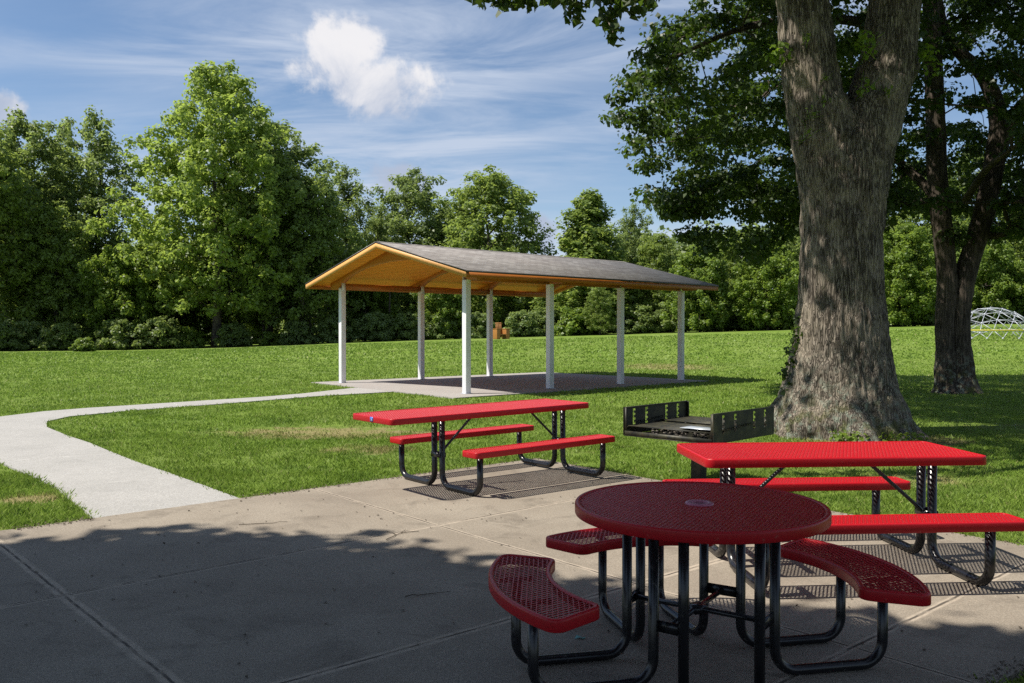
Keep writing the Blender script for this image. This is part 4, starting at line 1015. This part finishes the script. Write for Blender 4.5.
def second_tree():
    cx, cy = TREE_B; z0 = float(terrain(cx, cy)); rt = empty('shade_tree', (cx, cy, z0), 0, 'dark shade tree forking low, right of the massive one, its crown hanging over the lawn', 'tree')
    loc = lambda px, py, dy=0.0: px_to(px, py, cy + dy) - np.array([cx, cy, z0])
    mb = MB()
    A = [loc(950, 397), loc(949, 389), loc(947, 380), loc(946, 350), loc(945, 320), loc(947, 290), loc(944, 250), loc(937, 190), loc(934, 120), loc(931, 50), loc(929, 0), loc(926, -60), loc(918, -130)]
    Ar = [.55, .40, .29, .24, .235, .24, .24, .24, .23, .21, .20, .16, .10]
    B = [loc(961, 397), loc(961, 388), loc(961, 376), loc(959, 345), loc(959, 310), loc(965, 275), loc(977, 235), loc(988, 190), loc(995, 150), loc(997, 118), loc(982, 78), loc(955, 50), loc(942, 30), loc(935, 0), loc(930, -50)]
    Br = [.58, .43, .33, .275, .265, .26, .25, .25, .24, .22, .17, .15, .14, .12, .08]
    C = [loc(993, 160), loc(1005, 130), loc(1024, 103), loc(1060, 70, -1), loc(1110, 40, -2)]; Cr = [.22, .20, .17, .12, .06]
    D = [loc(938, 200), loc(918, 180, .5), loc(898, 162, .8), loc(870, 140, 1.2), loc(820, 120, 1.2), loc(750, 110, .8)]; Dr = [.15, .12, .10, .09, .07, .04]
    E = [loc(930, 60), loc(880, 30, -1), loc(820, 20, -2), loc(740, 30, -2.6), loc(670, 60, -2.8)]; Er = [.16, .13, .10, .07, .03]
    F_ = [loc(965, 200, 0), loc(985, 170, -2), loc(1010, 150, -4)]; Fr = [.1, .08, .04]
    sk = Skel()
    for k, (P, r_) in enumerate(((A, Ar), (B, Br), (C, Cr), (D, Dr), (E, Er), (F_, Fr))):
        bark_tube(mb, P, r_, 60 if k < 2 else 24, step=.06, amp=.022 if k < 2 else .01, seed=k * 2.0); sk.chain(P[3:] if k < 2 else P, r_[3:] if k < 2 else r_)
    rs = np.random.RandomState(99); T = []; Rc = 9.6
    while len(T) < 1500:
        z = rs.uniform(3.8, 15); a_ = rs.rand() * 6.283; q = rs.rand() ** .42
        h = (z - 8.3) / (4.3 if z < 8.3 else 7.2); rr = Rc * math.sqrt(max(0, 1 - h * h)); lob = .74 + .5 * float(vnoise(math.cos(a_) * 2 + 3, math.sin(a_) * 2 + 3, z * .28)); x_, y_ = q * rr * lob * math.cos(a_), q * rr * lob * math.sin(a_) * .8
        X_, Y_ = cx + x_, cy + y_; px = 512 + 856 * X_ / Y_; py = 330.5 - 856 * (z + z0 - 1.559) / Y_
        if py < -200: continue
        lim = np.interp(px, [600, 640, 680, 720, 760, 800, 860, 900, 940, 1000, 1100], [115, 185, 235, 258, 268, 262, 235, 205, 235, 262, 265])
        if py > lim: continue
        if px < np.interp(py, [-200, 0, 30, 100, 150, 240], [760, 700, 665, 612, 626, 700]): continue
        if 948 < px < 985 and 45 < py < 100 and rs.rand() < .75: continue
        if y_ < 1.2 and 912 < px < 1015 and py > 30 and rs.rand() < (.92 if py > 115 else .5): continue
        T.append((x_, y_, z))
    for px, py, d in ((618, 100, -1), (632, 88, -1), (625, 118, -1), (645, 132, -1), (640, 150, -1.5), (655, 165, -1.5), (655, 195, -1), (672, 215, -1), (690, 238, -1), (708, 250, -1), (690, 25, -1.5), (670, 30, -1.5), (661, 44, -1.5), (672, 70, -1.5), (655, 85, -1), (665, 105, -1.2), (680, 140, -1.2), (700, 160, -1.4), (690, 190, -1), (715, 210, -1)):
        T.append(tuple(loc(px, py, d)))
    for _ in range(50):
        px = rs.uniform(655, 800); T.append(tuple(loc(px, rs.uniform(185, np.interp(px, [655, 700, 740, 800], [200, 246, 262, 256])), rs.uniform(-2, 2.5))))
    T = np.array(T); sk.grow(T, rs, .5, .04); sk.radii(.0095, .43); sk.mesh(mb, 5); mb.build('trunk', M_barkdark, rt, smooth=True)
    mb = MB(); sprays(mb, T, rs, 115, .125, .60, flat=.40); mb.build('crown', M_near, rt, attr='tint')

def side_tree():
    """stands left of the photographer, out of frame, and throws the shade over the near half of the patio"""
    CT = 1 / math.tan(SUN_EL); cx, cy = -9.0, -1.8; rt = empty('shade_tree', (cx, cy, 0), 0, 'broad shade tree left of the patio whose shadow covers the round table', 'tree')
    mb = MB(); P = [(0, 0, -.1), (0, 0, .4), (.05, .1, 2.5), (.3, .3, 4.5), (.9, .8, 6.8), (1.2, 1.0, 9.5), (1.3, 1.2, 12)]; r_ = [.7, .5, .42, .38, .28, .2, .08]
    bark_tube(mb, P, r_, 60, step=.06, amp=.02, seed=2.0); sk = Skel(); sk.chain(P[2:], r_[2:])
    rs = np.random.RandomState(15); T = []
    while len(T) < 1000:
        d = rs.normal(size=3); d /= np.linalg.norm(d); q = rs.rand() ** .36; lob = .80 + .35 * float(vnoise(d[0] * 3.2 + 4, d[1] * 3.2 + 4, d[2] * 3 + 4))
        p = np.array([-6.9, .15, 9.0]) + d * q * lob * np.array([7.3, 6.5, 4.2])
        X_, Y_, Z_ = p
        if Y_ > .5 and abs(X_) / Y_ < .70 and (Z_ - 1.559) / Y_ < .62: continue
        xs, ys = X_ + CT * Z_, Y_ + .135 * Z_
        if ys > np.interp(xs, [-8, -4, -2.5, -1, 0, .6, 2.5, 5], [5.7, 5.8, 6.4, 6.0, 5.2, 4.6, 4.3, 4.0]) - .35: continue
        T.append(p - [cx, cy, 0])
    for _ in range(330):
        Z_ = rs.uniform(6.2, 11); xs = rs.uniform(-6, 3.6); ys = np.interp(xs, [-8, -4, -2.5, -1, 0, .6, 2.5, 5], [5.7, 5.8, 6.4, 6.0, 5.2, 4.6, 4.3, 4.0]) - .45 - 1.7 * rs.rand() ** 1.5
        T.append(np.array([xs - CT * Z_, ys - .135 * Z_, Z_]) - [cx, cy, 0])
    T = np.array(T); sk.grow(T, rs, .6, .05); sk.radii(.011, .43); sk.mesh(mb, 5); mb.build('trunk', M_barkdark, rt, smooth=True)
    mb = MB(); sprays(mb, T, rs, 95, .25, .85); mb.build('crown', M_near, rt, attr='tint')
big_tree(); second_tree(); side_tree()
rear = copy_tree([o for o in S.objects if o.name.startswith('shade_tree')][-1])  # added out-of-view tree copy that blocks skylight, deepening the patio shade
rear.location = (5.0, -7.0, 0); rear.rotation_euler = (0, 0, 2.2); rear['label'] = 'unseen tree added behind the camera to dim the ambient light'

# ------------------------------------------------------------------ grass blades (one countless mass), litter, twigs
def grass():
    rs = np.random.RandomState(4); mb = MB(); tot = 0
    bands = [(3.4, 9.5, 5200, .0070, .062), (9.5, 13, 2600, .010, .062), (13, 18, 1150, .015, .065), (18, 26, 480, .024, .07), (26, 40, 150, .045, .08), (40, 62, 42, .09, .10)]
    for y0, y1, dens, wd, ht in bands:
        xl, xr = -.98 * y1 - 1.5, .90 * y1 + 1.5; n = int((xr - xl) * (y1 - y0) * dens); x = rs.uniform(xl, xr, n); y = rs.uniform(y0, y1, n)
        k = (x > -.98 * y - 1.5) & (x < .90 * y + 1.5); x, y = x[k], y[k]
        jx = x + .03 * rs.normal(size=len(x)) ; jy = y + .03 * rs.normal(size=len(x))
        k = ~(inpoly(jx, jy, PATIO) | inpoly(jx, jy, PATH) | inpoly(jx, jy, SLAB)); x, y = x[k], y[k]
        k = (np.hypot(x - TREE_A[0], y - TREE_A[1]) > 1.0) & (np.hypot(x - TREE_B[0], y - TREE_B[1]) > .6)
        cl = vnoise(x * 2.3, y * 2.3, .5); cl2 = vnoise(x * 7.1, y * 7.1, 2.5); k &= rs.rand(len(x)) < .35 + .9 * cl * (.5 + cl2)
        bare = np.zeros(len(x))
        for bx, by, rx, ry in ((-4.5, 8.0, .35, .28), (5.3, 12.3, 1.8, 1.1), (-2.7, 13.6, 2.0, 1.0), (9.0, 14, 2.4, 1.0), (4.3, 9.0, 1.0, .6)):
            bare = np.maximum(bare, np.clip(1.2 - np.hypot((x - bx) / rx, (y - by) / ry), 0, .8))
        k &= rs.rand(len(x)) > bare
        x, y, cl, cl2 = x[k], y[k], cl[k], cl2[k]; n = len(x); z = terrain(x, y) - .01
        h = ht * .80 * (.35 + .55 * cl + .5 * cl2) * rs.uniform(.55, 1.35, n); edge = np.zeros(n)
        if y0 < 9:
            dd = np.minimum(polydist(x, y, PATIO)[0], polydist(x, y, PATH)[0]); h *= 1 + .10 * np.exp(-(dd / .10) ** 2)
        a = rs.rand(n) * 2 * np.pi; dx, dy = np.cos(a), np.sin(a); le = rs.rand(n) * 2 * np.pi; ln = h * rs.uniform(.15, .9, n); w = wd * rs.uniform(.6, 1.4, n) * .5
        V = np.stack([np.stack([x - dx * w, y - dy * w, z], 1), np.stack([x + dx * w, y + dy * w, z], 1),
                      np.stack([x + dx * w * .7 + np.cos(le) * ln * .35, y + dy * w * .7 + np.sin(le) * ln * .35, z + h * .6], 1), np.stack([x + np.cos(le) * ln, y + np.sin(le) * ln, z + h], 1)], 1)
        t = np.clip(.15 + .6 * rs.rand(n) + .35 * (cl2 - .5), 0, .92); t[rs.rand(n) < .035] = 1.0
        mb.add(V.reshape(-1, 3), np.arange(n * 4).reshape(-1, 4), np.repeat(t, 4)); tot += n
    print('blades', tot)
    tag(mb.build('grass', M_blade, attr='tint'), 'short mown grass blades over the lawn', 'grass', kind='stuff')
grass()

def litter():
    rs = np.random.RandomState(6); mb = MB(); n = 900; x = rs.uniform(-5, 4.5, n); y = rs.uniform(2.8, 10.3, n); k = inpoly(x, y, PATIO) & (rs.rand(n) < .25 + .9 * vnoise(x * 1.3, y * 1.3, 4.5)); x, y = x[k], y[k]
    e = densify(PATIO[1:3], 0, .05, closed=False)
    C = np.stack([x, y, np.full(len(x), .006)], 1); leaves(mb, C, .004, 1, .020, rs, flat=.05, up=3.5)
    # crumbs gathered along the lawn edges
    n = 2600; t = rs.rand(n); segs = [((-3.9, 6.72), (-2.61, 7.88)), ((-2.61, 7.88), (.3, 10.42)), ((.3, 10.42), (4.4, 5.35)), ((4.4, 5.35), (2.02, 3.68))]; s = rs.randint(0, 4, n)
    A = np.array([q[0] for q in segs])[s]; B = np.array([q[1] for q in segs])[s]; Pp = A + (B - A) * t[:, None] + rs.normal(size=(n, 2)) * .05
    Pp = Pp[~inpoly(Pp[:, 0], Pp[:, 1], PATH)]; n = len(Pp)
    leaves(mb, np.concatenate([Pp, np.full((n, 1), .005)], 1), .003, 1, .016, rs, flat=.1, up=3)
    tag(mb.build('leaf_litter', M_twig, attr='tint'), 'scattered dry leaf crumbs and seeds on the patio', 'litter', kind='stuff')
    def twig(lab, x, y, L, ang, fork=True):
        mb = MB(); P = [(L * q / 6 * math.cos(ang) + rs.normal() * .008, L * q / 6 * math.sin(ang) + rs.normal() * .008, .006 + .006 * rs.rand()) for q in range(7)]; tube(mb, P, np.linspace(.0035, .0015, 7), 5)
        if fork:
            for q, s_ in ((3, .8), (4, -.7)): p = P[q]; tube(mb, [p, (p[0] + .07 * math.cos(ang + s_), p[1] + .07 * math.sin(ang + s_), .008), (p[0] + .15 * math.cos(ang + s_ * 1.2), p[1] + .15 * math.sin(ang + s_ * 1.2), .007)], [.003, .003, .002], 5)
        tag(mb.build('twig', M_twig, None, loc=(x, y, 0)), lab, 'twig')
    twig('dry forked twig at the edge of the shade, left of the round table', -.93, 6.33, .34, 1.25)
    twig('thin bent twig lying on the lit concrete in front of the lawn', -2.2, 6.8, .42, .35, False)
    twig('short thin twig on the shaded concrete left of the curved seat', -.62, 4.98, .26, .3, False)
    mb = MB(); mb.add([(0, 0, .003), (.035, .005, .010), (.04, .025, .004), (.012, .03, .012)], [[0, 1, 2, 3]]); box(mb, (.045, .01, .004), (.02, .012, .003), rz=.5)
    tag(mb.build('paper_scrap', M_teal, loc=(.315, 4.30, 0.0)), 'tiny teal scrap of litter on the concrete under the left curved seat', 'litter')
litter()
